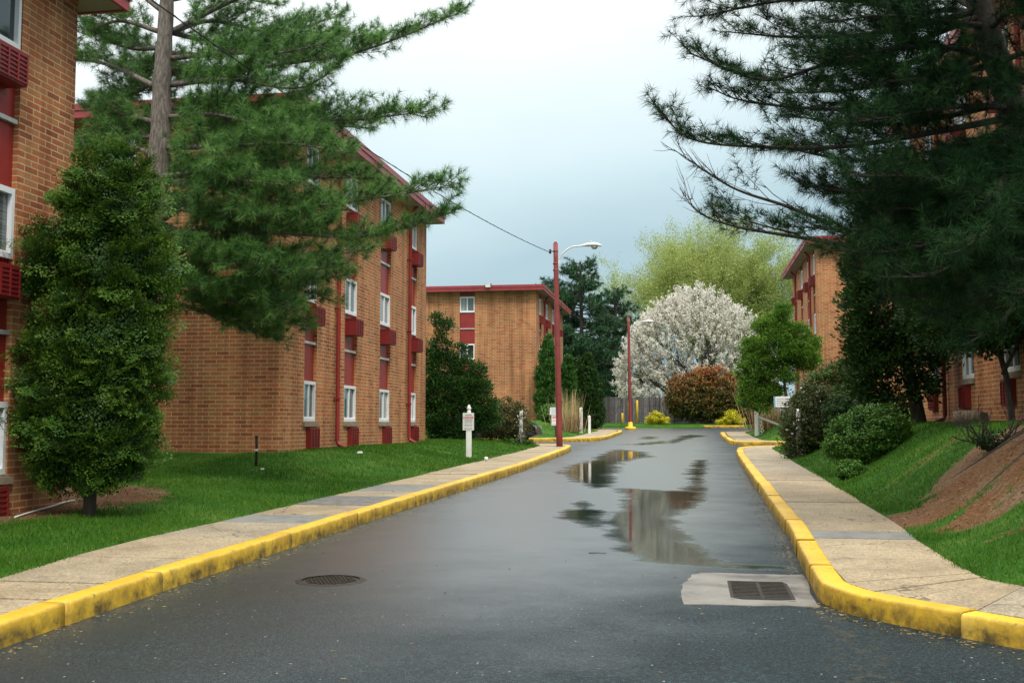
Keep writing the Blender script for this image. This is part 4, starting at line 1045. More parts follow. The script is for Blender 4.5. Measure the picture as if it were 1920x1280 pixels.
shrub('leafy_tree', 'bright green leafy tree with bare forked stems beside the right hand building', 3.85, 46.4,
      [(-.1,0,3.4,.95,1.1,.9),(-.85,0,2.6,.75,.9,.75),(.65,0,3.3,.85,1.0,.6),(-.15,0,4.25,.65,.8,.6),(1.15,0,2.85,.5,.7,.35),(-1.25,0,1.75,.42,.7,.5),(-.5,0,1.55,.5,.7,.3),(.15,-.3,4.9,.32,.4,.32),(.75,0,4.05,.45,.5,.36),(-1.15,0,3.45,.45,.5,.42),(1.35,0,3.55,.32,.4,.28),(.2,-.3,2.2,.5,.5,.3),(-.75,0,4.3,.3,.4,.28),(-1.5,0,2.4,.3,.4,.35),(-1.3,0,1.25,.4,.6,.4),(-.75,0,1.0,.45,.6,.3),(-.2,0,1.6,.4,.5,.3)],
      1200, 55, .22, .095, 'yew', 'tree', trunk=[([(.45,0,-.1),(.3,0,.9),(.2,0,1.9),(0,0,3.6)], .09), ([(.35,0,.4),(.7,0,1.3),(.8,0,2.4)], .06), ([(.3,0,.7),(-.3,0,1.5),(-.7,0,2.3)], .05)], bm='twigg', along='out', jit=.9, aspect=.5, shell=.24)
# red photinia in front of the fence, golden shrubs
def red_top(P, Nr):
    z = P[:, 2]; pr = np.clip(.16+(z-1.0)/3.6, .08, .95)*np.clip(.55+Nr[:, 2]*.6, .25, 1.1)
    return (rng.random(len(P)) < pr).astype(int)
shrub('photinia_bush', 'large rounded bush with rusty red new leaves in front of the wooden fence', 1.3, 75.6,
      [(-1.4,0,1.9,1.35,1.2,1.7),(-.3,0,2.4,1.5,1.2,1.5),(.9,0,2.3,1.5,1.2,1.7),(1.9,0,1.7,1.1,1.1,1.6),(-2.0,0,1.6,.8,.9,1.2),(0,0,1.3,1.8,1.1,1.1)],
      900, 34, .34, .17, 'photo_g', jit=.9, aspect=.5, mats=['photo_g', 'photo_r'], midf=red_top)
shrub('photinia_bush', 'lower russet bush to the right of the large red bush', 4.3, 75.0, [(0,0,1.1,.9,.8,1.1),(.5,0,.9,.6,.8,.9)], 220, 34, .3, .16, 'photo_g', jit=.9, aspect=.5, mats=['photo_g', 'photo_r'], midf=lambda P, Nr: (rng.random(len(P)) < .5).astype(int))
shrub('golden_shrub', 'bright yellow shrub left of the large red bush', -2.1, 74.3, [(0,0,.45,.5,.5,.5),(-.4,0,.3,.35,.4,.3),(.45,0,.25,.35,.4,.28)], 130, 34, .17, .10, 'gold', jit=.9, aspect=.45)
shrub('golden_shrub', 'bright yellow spreading shrub at the right foot of the red bush', 2.95, 73.9, [(0,0,.5,.5,.5,.5),(-.5,0,.25,.5,.4,.28),(.45,0,.32,.4,.4,.3)], 140, 34, .17, .10, 'gold', jit=.9, aspect=.45)

# ------------------------------------------------------------------ branching trees beyond the fence
def grow(p, d, L, r, lev, pr, out, tips):
    n = 5; P = [np.array(p, float)]; d = np.array(d, float)
    for k in range(n):
        d = unit(d+rng.normal(0, pr['wob'], 3)+np.array([0, 0, pr['up']])); P.append(P[-1]+d*L/n)
    out.append((P, r, r*pr['taper'], lev))
    if lev >= pr['lev']:
        tips.append(np.array(P)); return
    if lev >= pr['lev']-1: tips.append(np.array(P))
    nc = pr['kids'][lev]
    for c in range(nc):
        f = pr['from']+(1-pr['from'])*(c+rng.random())/nc; i = min(int(f*n), n-1); q = P[i]+(P[i+1]-P[i])*(f*n-i)
        bd = unit(P[i+1]-P[i]); sd = unit(np.cross(bd, rand_unit(1)[0]))
        nd = unit(bd*math.cos(pr['ang'][lev])+sd*math.sin(pr['ang'][lev]))
        grow(q, nd, L*pr['ratio']*rng.uniform(.75, 1.15), r*pr['taper']*.62, lev+1, pr, out, tips)
def branch_tree(name, label, x, y, z, pr, bm, leaves, trunk_h, cat='tree', nstem=1):
    t = empty(name, (x, y, z), label, cat); out = []; tips = []
    for k in range(pr['stems']):
        a = 2*math.pi*(k+.3*rng.random())/pr['stems']; s = pr['lean']*rng.uniform(.08, 1.25)
        d = unit(np.array([math.cos(a)*s, math.sin(a)*s, 1.0])); grow(np.array([0, 0, trunk_h]), d, pr['L'], pr['r'], 0, pr, out, tips)
    tb = MB(); tb.tube([(0,0,-.3),(0.03,0,trunk_h*.5),(0,0,trunk_h+.15)], [pr['r']*1.9, pr['r']*1.6, pr['r']*1.5], 10); tb.build('trunk', M[bm], t)
    lb = MB()
    for P, r0, r1, lev in out: lb.tube(P, [r0+(r1-r0)*k/(len(P)-1) for k in range(len(P))], 6 if lev < 2 else 3, cap=False)
    lb.build('limbs', M[bm], t)
    for (part, lm, per, size, rad, asp, alongup) in leaves:
        pos = []; dr = []
        for P in tips:
            k = rng.integers(0, len(P)-1, per); f = rng.random((per, 1)); a, b = P[k], P[k+1]
            pos.append(a+(b-a)*f+rng.normal(0, rad, (per, 3))); dr.append(unit(b-a))
        pos = np.concatenate(pos); dr = np.concatenate(dr)
        new_obj(part, leaf_mesh(part, pos, rand_unit(len(pos))+np.array([0, 0, .4]), size, asp, .6, None, dr*alongup+rand_unit(len(pos))), t, M[lm])
    return t, tips
zf = hz(0, 80)
branch_tree('spring_tree', 'large airy tree with pale yellow green spring leaves behind the white blossom', 2.3, 112, zf,
    dict(wob=.10, up=.055, lev=4, kids=(6, 6, 5, 4), **{'from': .22}, ang=(.42, .48, .55, .6), ratio=.58, taper=.45, stems=24, lean=.85, L=9.7, r=.12), 'twigg',
    [('crown', 'willow', 14, .19, .26, .45, .8)], 3.0)
# white pear: dense rounded crown of blossom sprays on upswept branches
def pear():
    t = empty('pear_tree', (.35, 87, zf), 'broad rounded pear tree covered in white blossom behind the wooden fence', 'tree')
    out = []; tips = []
    pr = dict(wob=.12, up=.02, lev=3, kids=(6, 5, 4), **{'from': .2}, ang=(.5, .55, .6), ratio=.55, taper=.45)
    for k in range(15):
        a = 2*math.pi*k/15; s = rng.uniform(.25, 1.5)
        grow(np.array([0, 0, 1.2]), unit(np.array([math.cos(a)*s, math.sin(a)*s, 1.0])), 5.4, .12, 0, pr, out, tips)
    tb = MB(); tb.tube([(0,0,-.3),(.05,0,.7),(0,0,1.5)], [.3, .26, .24], 10); tb.build('trunk', M['barkd'], t)
    lb = MB()
    for P, r0, r1, lev in out: lb.tube(P, [r0+(r1-r0)*k/(len(P)-1) for k in range(len(P))], 6 if lev < 2 else 3, cap=False)
    lb.build('limbs', M['barkd'], t)
    ell = [(0,0,5.2,5.3,4.6,5.3),(-3.2,0,3.8,3.0,3.2,3.8),(3.4,0,4.2,2.9,3.2,3.8),(0.6,0,7.6,3.4,3.2,3.4),(-1.6,0,6.6,3.0,3.0,3.2),(2.9,0,6.6,2.6,2.6,2.9),(4.6,0,4.4,2.2,2.6,2.8),(-4.3,0,2.9,1.7,2.2,2.5),(-1.5,-.5,2.6,3.6,4.2,2.7),(2.6,-.5,2.6,3.4,4.2,2.7)]
    E = np.array(ell); n = 4200
    k = rng.choice(len(E), n, p=(E[:, 3]*E[:, 5])/(E[:, 3]*E[:, 5]).sum()); u = rand_unit(n); C = E[k, :3]+u*E[k, 3:]*(1-np.abs(rng.normal(0, .13, (n, 1))))
    keep = C[:, 2] > .3
    for e in E: keep &= ~((((C-e[:3])/e[3:])**2).sum(1) < .55)
    C = C[keep]; u = unit(u[keep]+np.array([0, 0, .75])+rng.normal(0, .25, (keep.sum(), 3)))
    per = 46; f = rng.random((len(C)*per, 1)); ln = np.repeat(rng.uniform(.5, 1.15, (len(C), 1)), per, 0)
    P = np.repeat(C, per, 0)+np.repeat(u, per, 0)*(f-.45)*ln+rng.normal(0, .10, (len(C)*per, 3))*(1.15-f*.7)
    P[:, 2] = np.maximum(P[:, 2], .1)
    new_obj('crown', leaf_mesh('crown', P, rand_unit(len(P)), .125, .8, .5), t, M['blossom'])
    s = rng.random(len(P)) < .26
    Q = P[s]-np.repeat(u, per, 0)[s]*.22+rng.normal(0, .08, (s.sum(), 3))
    new_obj('young_leaves', leaf_mesh('young_leaves', Q, rand_unit(len(Q)), .15, .55, .6), t, M['newleaf'])
pear()

# far pines: whorled boughs
def far_pine(label, x, y, z, H, Rm, seed, first=.18):
    r = np.random.default_rng(seed); lim = []
    n = int(H*6.5)
    for k in range(n):
        u = first+(1-first)*k/n; a = r.uniform(0, 6.28); L = Rm*(1-u)**.62*r.uniform(.6, 1.12)+.35; h = H*u
        dz = L*r.uniform(.05, .35)
        b = np.array([x, y, z+h]); e = np.array([math.cos(a), math.sin(a), 0])
        lim.append(([b, b+e*L*.5+np.array([0, 0, dz*.3]), b+e*L+np.array([0, 0, dz])], 1.0))
    pine(label, (x, y, z), [(x, y, z), (x+.1, y, z+H*.5), (x, y, z+H)], .28, lim, nmat='needle_f', bmat='barkd', per=9, nl=.42, nw=.055, step=.24, bl=(1.8, .7), limb_r=.07, tw=.20, tws=1.6, name='pine_tree')
far_pine('tall pine behind the tall red lamp pole beyond the far building', -9.5, 96, zf, 14.6, 4.6, 21, .1)
far_pine('pine with a leaning crown between the lamp pole and white blossom tree', -6.7, 101, zf, 12.6, 4.2, 22, .1)
far_pine('pine showing just above the far building roof', -12.4, 99, zf, 13.2, 4.2, 23)

# bare shrub and dead branches on the right bank
t = empty('bare_shrub', (3.95, 14.9, hz(3.95, 14.9)), 'leafless twiggy shrub on the bank in front of the red air conditioners', 'shrub')
out = []; tips = []; pr = dict(wob=.2, up=.06, lev=3, kids=(4, 3, 3), **{'from': .35}, ang=(.6, .7, .7), ratio=.62, taper=.5)
for k in range(11):
    a = 2*math.pi*k/11; grow(np.array([.05*math.cos(a), .05*math.sin(a), -.03]), unit(np.array([math.cos(a)*.9, math.sin(a)*.9, .85])), .52, .018, 0, pr, out, tips)
lb = MB()
for P, r0, r1, lev in out: lb.tube(P, [r0+(r1-r0)*k/(len(P)-1) for k in range(len(P))], 5, cap=False)
lb.build('twigs', M['twig'], t)
P, Nr = clumps([(0,0,.10,.2,.2,.10)], 30, 30, .08)
new_obj('base_leaves', leaf_mesh('base_leaves', P, Nr, .05, .5, .9), t, M['arb2'])

# dry ornamental grasses
def reeds(label, x, y, n, H, R_, lean=.12, n2=0):
    t = empty('ornamental_grass', (x, y, hz(x, y)-.02), label, 'ornamental grass'); mb = MB(); P = []
    V = []; Fq = []
    def blade(b, d, L, w, droop, k=5):
        side = unit(np.cross(d, rng.normal(size=3)))*w; p = b.copy(); i = len(V)
        for q in range(k+1):
            u = q/k; ww = side*(1-u*.85); V.append(p-ww); V.append(p+ww); d = unit(d+np.array([0, 0, -droop*u])+rng.normal(0, .02, 3)); p = p+d*L/k
        for q in range(k): Fq.append((i+2*q, i+2*q+1, i+2*q+3, i+2*q+2))
    for k in range(n):
        b = np.array([*(rng.normal(0, R_*.5, 2)), 0]); blade(b, unit(np.array([b[0]*lean*2.5+rng.normal(0, lean*.5), b[1]*lean*2.5+rng.normal(0, lean*.5), 1.])), H*rng.uniform(.6, 1.05), .017, .02)
    new_obj('stalks', np_mesh('stalks', V, [np.array(Fq)]), t, M['straw'])
    V = []; Fq = []
    for k in range(n2):
        b = np.array([*(rng.normal(0, R_*.6, 2)), 0]); a = rng.uniform(0, 6.28); blade(b, unit(np.array([math.cos(a)*.5, math.sin(a)*.5, 1.])), H*rng.uniform(.35, .6), .012, .5)
    new_obj('drooping_leaves', np_mesh('drooping_leaves', V, [np.array(Fq)]), t, M['rustleaf'])
reeds('clump of tall dry straw grass beside the two white posts', -5.75, 52.4, 170, 2.1, .55, .1, 160)
reeds('clump of tall dry straw grass behind the broken white rail', 3.55, 49.6, 190, 2.25, .75, .12, 200)

# ------------------------------------------------------------------ lawn blades
def blades(name, label, boxes, seed):
    r = np.random.default_rng(seed); Ps = []
    for (xa, xb, ya, yb, dens) in boxes:
        n = int((xb-xa)*(yb-ya)*dens); Ps.append(np.stack([r.uniform(xa, xb, n), r.uniform(ya, yb, n)], 1))
    P = np.concatenate(Ps); sd = lawn_sd(P)
    dm = dirt_mask(P[:, 0], P[:, 1])+.42*vnoise(P[:, 0], P[:, 1], 6, 9)+.55*vnoise(P[:, 0], P[:, 1], 15, 10)
    patch = vnoise(P[:, 0], P[:, 1], 3.0, 17)
    keep = (sd > -.03+.05*r.random(len(P))) & (dm < .5+r.normal(0, .16, len(P))) & (r.random(len(P)) < .75+.6*patch)
    P = P[keep]; sd = sd[keep]; z = terrain(P[:, 0], P[:, 1], sd); n = len(P)
    far = np.clip(P[:, 1]/14, .8, 2.4)[:, None]
    h = r.uniform(.035, .085, (n, 1))*(1+.35*vnoise(P[:, 0], P[:, 1], 1.6, 5))[:, None]
    b = np.concatenate([P, z[:, None]-.008], 1); a = r.uniform(0, 6.283, n); w = .0042*far*r.uniform(.7, 1.4, (n, 1))
    s = np.stack([np.cos(a), np.sin(a), np.zeros(n)], 1)*w; ln = np.stack([r.normal(0, .5, n), r.normal(0, .5, n), np.ones(n)], 1)
    tip = b+unit(ln)*h; V = np.stack([b-s, b+s, tip], 1).reshape(-1, 3)
    me = np_mesh(name, V, [np.arange(len(V)).reshape(-1, 3)])
    tag(new_obj(name, me, None, M['grass']), label, 'grass', None, 'stuff')
blades('lawn_grass', 'short green grass of the left lawn', [(-9.6,-5.2,6,13,2600), (-9.6,-5,13,20,1700), (-9.2,-5,20,28,900), (-9,-5,28,39,500), (-12,-9,13,21,700)], 1)
blades('lawn_grass', 'rough green grass on the right bank', [(2.2,5.4,8,13,2600), (2.4,5.8,13,20,1700), (2.4,5.9,20,29,800), (2.6,5.2,29,38,400)], 2)
blades('lawn_grass', 'grass of the two far islands and the road end verge', [(-7,-4.7,46,61,160), (2.8,6,43,57,160), (-14,8,73.2,77,110)], 3)
r = np.random.default_rng(31); P = np.stack([r.uniform(-10.5, 5.6, 90000), r.uniform(9.5, 18.5, 90000)], 1)
P = P[(P[:, 0] < -6) | (P[:, 0] > 2.2)]; dm = dirt_mask(P[:, 0], P[:, 1])+.25*vnoise(P[:, 0], P[:, 1], 5, 9); sd = lawn_sd(P); k = (dm > .5+.2*r.normal(size=len(P))) & (sd > .01); P = P[k]; sd = sd[k]
n = len(P); z = terrain(P[:, 0], P[:, 1], sd)+.006; a = r.uniform(0, 6.28, n); L = r.uniform(.003, .013, (n, 1))*np.where(r.random((n, 1)) < .10, 2.2, 1)
d = np.stack([np.cos(a), np.sin(a), r.normal(0, .25, n)], 1); sv = np.stack([-np.sin(a), np.cos(a), r.normal(0, .25, n)], 1)*L*r.uniform(.08, .5, (n, 1)); B = np.concatenate([P, z[:, None]], 1)
V = np.stack([B-d*L-sv, B+d*L-sv, B+d*L+sv, B-d*L+sv], 1).reshape(-1, 3)
M['chips'] = leaf_mat('mulch_chips', [(.09, .045, .025), (.17, .095, .05), (.26, .17, .10), (.20, .09, .045), (.46, .37, .25)], 0, .8, 3)
tag(new_obj('mulch', np_mesh('mulch', V, [np.arange(len(V)).reshape(-1, 4)]), None, M['chips']), 'loose brown mulch, chips and dead needles on the bare soil', 'mulch', None, 'stuff')
# small weeds at the foot of the overgrown post
shrub('ground_cover', 'low bright weeds at the foot of the left shrub', -5.75, 36.9, [(0,0,.1,.5,.3,.16),(-.5,-.3,.1,.4,.3,.14)], 90, 26, .1, .06, 'bush', jit=1)

# ------------------------------------------------------------------ street furniture
def on_ground(px, py, f=None):
    y = 15.0
    for _ in range(80):
        q = at(px, py, y); h = hz(q[0], q[1]) if f is None else f(q[0], q[1])
        d = (at(px, py, 100.)-at(px, py, 1.))/99.0   # per metre of y
        y2 = (h-EYE)/d[2] if d[2] < -1e-6 else 90
        y = .6*y+.4*min(max(y2, 3), 110)
    q = at(px, py, y); return q[0], q[1]

def lamp(label, x, y, z, H, lean, arm0, arm, base=False, transformer=True):
    t = empty('street_lamp', (x, y, z), label, 'street lamp', 'red street lamps along the left kerb')
    p = MB(); n = 14
    p.tube([(lean*k/n, 0, -.1+(H+.1)*k/n) for k in range(n+1)], [.112-.03*k/n+.003*math.sin(k*2.3) for k in range(n+1)], 14)
    p.tube([(lean, 0, H), (lean, 0, H+.05)], [.06, .05], 10)
    p.build('pole', M['pole'], t)
    hw = MB()
    for h in (H-.28, H-.72, H-.95): hw.tube([(lean, 0, h-.025), (lean, 0, h+.025)], .095, 12)
    hw.build('band', M['pole'], t)
    A = smooth_path([(lean+.07, 0, arm0-.05), (lean+.25, -.0, arm0+.28), (lean+arm*.62, 0, arm0+.50), (lean+arm, 0, arm0+.53)], 6)
    am = MB(); am.tube(A, .026, 8); am.tube([(lean+.05, 0, arm0-.22), (lean+.14, 0, arm0+.04)], .018, 6); am.build('arm', M['lampwhite'], t)
    hd = MB(); e = A[-1]
    secs = [(-.06, .03, .03, 0), (.05, .06, .045, .01), (.2, .12, .075, .025), (.4, .15, .09, .03), (.55, .14, .08, .02), (.66, .09, .05, .0), (.71, .02, .02, -.01)]
    pts = []
    ring = []
    for (dx, w, h, dz) in secs:
        ring.append([(e[0]+dx, e[1]+w*math.cos(2*math.pi*j/14), e[2]+dz+h*max(-.55, math.sin(2*math.pi*j/14))) for j in range(14)])
    for k in range(len(ring)-1):
        for j in range(14): hd.face([ring[k][j], ring[k][(j+1) % 14], ring[k+1][(j+1) % 14], ring[k+1][j]], s=True)
    h_ob = hd.build('lamp_head', M['lampwhite'], t)
    ln = MB()
    for (r0, z0) in (): pass
    ln.lathe((e[0]+.45, e[1], e[2]-.035), [(.115, 0), (.11, -.03), (.085, -.07), (.04, -.09), (.0, -.095)], 14); ln.build('lens', M['lens'], h_ob)
    pc = MB(); pc.lathe((e[0]+.33, e[1], e[2]+.11), [(.035, 0), (.035, .05), (.0, .06)], 10); pc.build('photocell', M['metal'], h_ob)
    if transformer:
        ins = MB(); ins.tube([(lean-.2, 0, H-.28), (lean, 0, H-.28)], .016, 6); ins.lathe((lean-.19, 0, H-.36), [(.03, 0), (.05, .04), (.03, .08), (.05, .12), (.02, .16)], 10); ins.build('insulator', M['black'], t)
    if base:
        b = MB(); b.lathe((0, 0, -.02), [(.36, 0), (.36, .13), (.31, .19), (.15, .21), (.14, .46), (.115, .5)], 20); b.build('base', M['yellowp'], t)
    return t
M['lens'] = simple('lamp_lens', (.42, .45, .42), .25, 0, .08)
PZ = float(g(36.9))+.16
lamp('tall red lamp pole at the end of the left pavement carrying the overhead cable', -4.40, 36.9, PZ, 7.1, -.12, 6.45, .92)
lamp('smaller looking red lamp pole with yellow base in front of the blossom tree', -3.6, 68, float(g(68)), 7.1, -.06, 6.3, .9, True, False)
# overhead cable
cb = MB(); A = np.array([-4.70, 36.9, PZ+6.78]); B = np.array([-8.0, 5.0, 7.75]); P = []
for k in range(41):
    u = k/40; q = A+(B-A)*u; q[2] -= .55*4*u*(1-u); P.append(q)
cb.tube(P, .011, 5)
P2 = []
for k in range(41*6):
    u = k/(41*6-1); q = A+(B-A)*u; q[2] -= .55*4*u*(1-u); a = u*260; P2.append(q+np.array([.013*math.cos(a), 0, .013*math.sin(a)]))
cb.tube(P2, .0045, 4)
tag(cb.build('overhead_cable', M['black']), 'thin twisted black overhead cable running from the tall red pole', 'cable')
cb = MB(); A2 = np.array([-4.45, 36.95, PZ+6.2]); B2 = np.array([-3.4, 68, float(g(68))+6.6]); P = []
for k in range(25):
    u = k/24; q = A2+(B2-A2)*u; q[2] -= 1.0*4*u*(1-u)*.5; P.append(q)
cb.tube(P, .010, 4); tag(cb.build('overhead_cable', M['black']), 'thin cable sagging between the two red lamp poles', 'cable')

# white sign post on the left lawn
x, y = on_ground(879, 857); z = hz(x, y)
t = empty('sign_post', (x, y, z), 'white wooden post with finial and a parking notice on the left lawn', 'sign')
p = MB(); w = .063; H = 1.16
p.box((-w, -w, -.1), (w, w, H)); p.build('post', M['white'], t)
f = MB(); f.lathe((0, 0, H), [(.075, 0), (.075, .02), (.05, .035), (.062, .06), (.04, .085), (.035, .095), (.06, .125), (.062, .145), (.045, .19), (.02, .23), (0, .245)], 16); f.build('finial', M['white'], t)
s = MB(); s.box((-.152, -w-.012, .72), (.152, -w-.002, 1.185)); sg = s.build('sign_panel', M['signwhite'], t)
tx = MB(); yy = -w-.0145
r_ = random.Random(4)
def textrow(mb, x0, x1, z, h, yy, m=0):
    xx = x0
    while xx < x1-.008:
        wd = min(r_.uniform(.014, .045), x1-xx); mb.box((xx, yy, z-h/2), (xx+wd, yy+.002, z+h/2), m); xx += wd+r_.uniform(.006, .01)
textrow(tx, -.085, .09, 1.125, .022, yy)
for k, zz in enumerate((1.005, .985, .965, .94, .92, .875, .855, .83)): textrow(tx, -.11+.01*(k % 3), .115-.012*(k % 2), zz, .007, yy)
textrow(tx, -.11, .115, .765, .018, yy)
tx.build('small_print', M['signtext'], sg)
rb_ = MB(); rb_.box((-.135, yy, 1.03), (.135, yy+.002, 1.085)); bd = rb_.build('red_band', M['signred'], sg)
tw_ = MB(); textrow(tw_, -.12, .125, 1.057, .026, yy-.002); tw_.build('band_lettering', M['signwhite'], sg)

# double plate sign on the far left island
x, y = -5.76, 46.75; z = hz(x, y)
t = empty('sign_post', (x, y, z), 'two white notice plates on a thin dark post left of the tall red pole', 'sign')
p = MB(); p.box((-.025, -.025, -.1), (.025, .025, 1.3)); p.build('post', M['black'], t)
s = MB(); s.box((-.235, -.045, .96), (.215, -.032, 1.29)); a_ = s.build('sign_panel', M['signwhite'], t)
tx = MB()
for zz in (1.24, 1.19, 1.13, 1.07, 1.02): textrow(tx, -.16, .15, zz, .014, -.0475)
tx.build('small_print', M['signblue'], a_)
s = MB(); s.box((-.16, -.045, .50), (.15, -.032, .945)); a_ = s.build('sign_panel', M['signwhite'], t)
tx = MB()
for zz, h in ((.90, .018), (.86, .03), (.82, .03), (.73, .009), (.69, .009), (.55, .012)): textrow(tx, -.12, .115, zz, h, -.0475)
tx.build('small_print', M['signred'], a_)

# white posts
def white_post(x, y, H, w, label, group=None, top='flat'):
    z = hz(x, y); t = empty('white_post', (x, y, z), label, 'post', group)
    p = MB(); p.box((-w, -w, -.1), (w, w, H)); p.build('post', M['white'], t)
    c = MB(); c.hexa([(-w-.006, -w-.006, H), (w+.006, -w-.006, H), (w+.006, w+.006, H), (-w-.006, w+.006, H), (-w*.3, -w*.3, H+.07), (w*.3, -w*.3, H+.07), (w*.3, w*.3, H+.07), (-w*.3, w*.3, H+.07)]); c.build('cap', M['white'], t)
    return t
t = white_post(-5.2, 52.6, 1.2, .075, 'weathered white post half buried in the dry grass clump')
white_post(-4.84, 53.2, 1.12, .06, 'clean slim white post right of the dry grass clump')
t = white_post(2.98, 48.3, 1.42, .075, 'white post with a broken slanting rail and iron rings in front of dry grass')
rl = MB(); rl.hexa([(.07, -.03, .80), (1.14, -.03, .38), (1.14, .03, .38), (.07, .03, .80), (.07, -.03, .9), (1.14, -.03, .48), (1.14, .03, .48), (.07, .03, .9)]); rl.build('rail', M['white'], t)
rg = MB()
for k, (dx, zz) in enumerate(((.17, .70), (.16, .55), (.22, .40), (.25, .24), (.15, .13))):
    ring = [(dx+.062*math.cos(a), .0, zz+.07*math.sin(a)) for a in np.linspace(0, 2*math.pi, 17)]; rg.tube(ring, .016, 6)
rg.build('rings', M['white'], t)
# overgrown posts beside the two hedges
for (x, y, H, lab, lab2) in ((-5.72, 36.75, 1.12, 'old white post wrapped in flowering vine beside the left shrub', 'rambling vine with white flowers over the old post on the left'),
                       (2.86, 29.0, 1.2, 'white post nearly hidden by vine at the dark shrub on the right', 'rambling vine with white flowers over the post on the right')):
    white_post(x, y, H, .055, lab)
    shrub('climbing_vine', lab2, x, y, [(0,0,.25,.16,.16,.3),(0,0,.7,.12,.12,.4),(.02,0,1.05,.14,.13,.2)], 90, 20, .09, .05, 'vine', jit=1.0, mats=['vine', 'flower'], midf=lambda P, Nr: (rng.random(len(P)) < .16).astype(int), shell=.3)
# blue and white sign on the far right
x, y = 3.72, 44.2; z = hz(x, y)
t = empty('sign_post', (x, y, z), 'small white sign with a blue edge on a dark post by the right shrub', 'sign')
p = MB(); p.box((-.035, -.03, -.1), (.035, .03, 1.45)); p.build('post', M['black'], t)
s = MB(); s.box((-.30, -.05, 1.03), (.34, -.032, 1.45)); a_ = s.build('sign_panel', M['signwhite'], t)
bl = MB(); bl.box((-.30, -.053, 1.03), (-.235, -.0505, 1.45)); bl.build('blue_edge', M['signblue'], a_)
tx = MB()
for zz in (1.36, 1.28, 1.2, 1.12): textrow(tx, -.19, .28, zz, .03, -.053)
tx.build('lettering', M['signtext'], a_)

# yellow bollard and posts at the road end
def ypost(x, y, H, r, label, group=None):
    z = hz(x, y); t = MB(); t.lathe((0, 0, 0), [(r, -.1), (r, H-.03), (r*.75, H), (0, H+.015)], 12)
    o = t.build('bollard', M['yellowp']); o.location = (x, y, z); tag(o, label, 'bollard', group); return o
ypost(-4.52, 75, .72, .07, 'short yellow bollard left of the far red pole')
ypost(-4.07, 75.3, 1.6, .07, 'tall yellow post just left of the far red pole')
ypost(-3.50, 75.3, 1.62, .075, 'tall yellow post standing clear right of the far red pole')

# wooden picket fence
t = empty('wooden_fence', (-2, 77.6, 1.35), 'weathered grey wooden board fence across the end of the road', 'fence')
bd = MB(); x = -16.; k = 0
r_ = random.Random(9)
while x < 12:
    w = r_.uniform(.115, .15); z = hz(x, 77.6); h = 1.86+r_.gauss(0, .025); dy = r_.gauss(0, .008)
    i = len(bd.v)
    x0, x1, yb = x+2, x+2+w, dy
    zz = z-1.35
    pts = [(x0, yb, zz-.1), (x1, yb, zz-.1), (x1, yb, zz+h-.04), ((x0+x1)/2+w*.15, yb, zz+h), (x0+w*.2, yb, zz+h-.01), (x0, yb, zz+h-.05)]
    bd.face(pts); bd.face([(a, b+.02, c) for a, b, c in pts][::-1])
    for q in range(6):
        a, b = pts[q], pts[(q+1) % 6]; bd.face([b, a, (a[0], a[1]+.02, a[2]), (b[0], b[1]+.02, b[2])])
    x += w+r_.uniform(.004, .014)
bd.build('boards', M['wood'], t)
for zz in (.35, 1.4):
    rl = MB(); rl.box((-14, .032, zz), (14, .09, zz+.09)); rl.build('rail', M['wood'], t)
for k in range(12):
    pp = MB(); pp.box((-14+k*2.5, .03, -.2), (-13.9+k*2.5, .13, 1.8)); pp.build('post', M['wood'], t)

# glimpsed brick house behind the fence
t = empty('brick_house', (-7.6, 108, zf), 'low red brick house glimpsed behind the fence and pines', 'house')
M['brick2'] = simple('red_brick_far', (.26, .085, .05), .9, 0, .25, 2)
w = MB(); w.box((-2.6, 0, -.3), (2.6, 6, 3.4)); w.build('wall', M['brick2'], t)
rf = MB(); rf.hexa([(-2.9, -.4, 3.4), (2.9, -.4, 3.4), (2.9, 6.4, 3.4), (-2.9, 6.4, 3.4), (-2.9, 2.9, 5.0), (2.9, 2.9, 5.0), (2.9, 3.1, 5.0), (-2.9, 3.1, 5.0)]); rf.build('roof', M['roofing'], t)
cp = MB(); cp.box((1.0, -.05, 0), (1.25, -.005, 3.3)); cp.build('corner_board', M['white'], t)
wn = MB(); wn.box((-1.2, -.05, 1.4), (-.3, -.005, 2.5)); wn.build('window', M['glassA'], t)

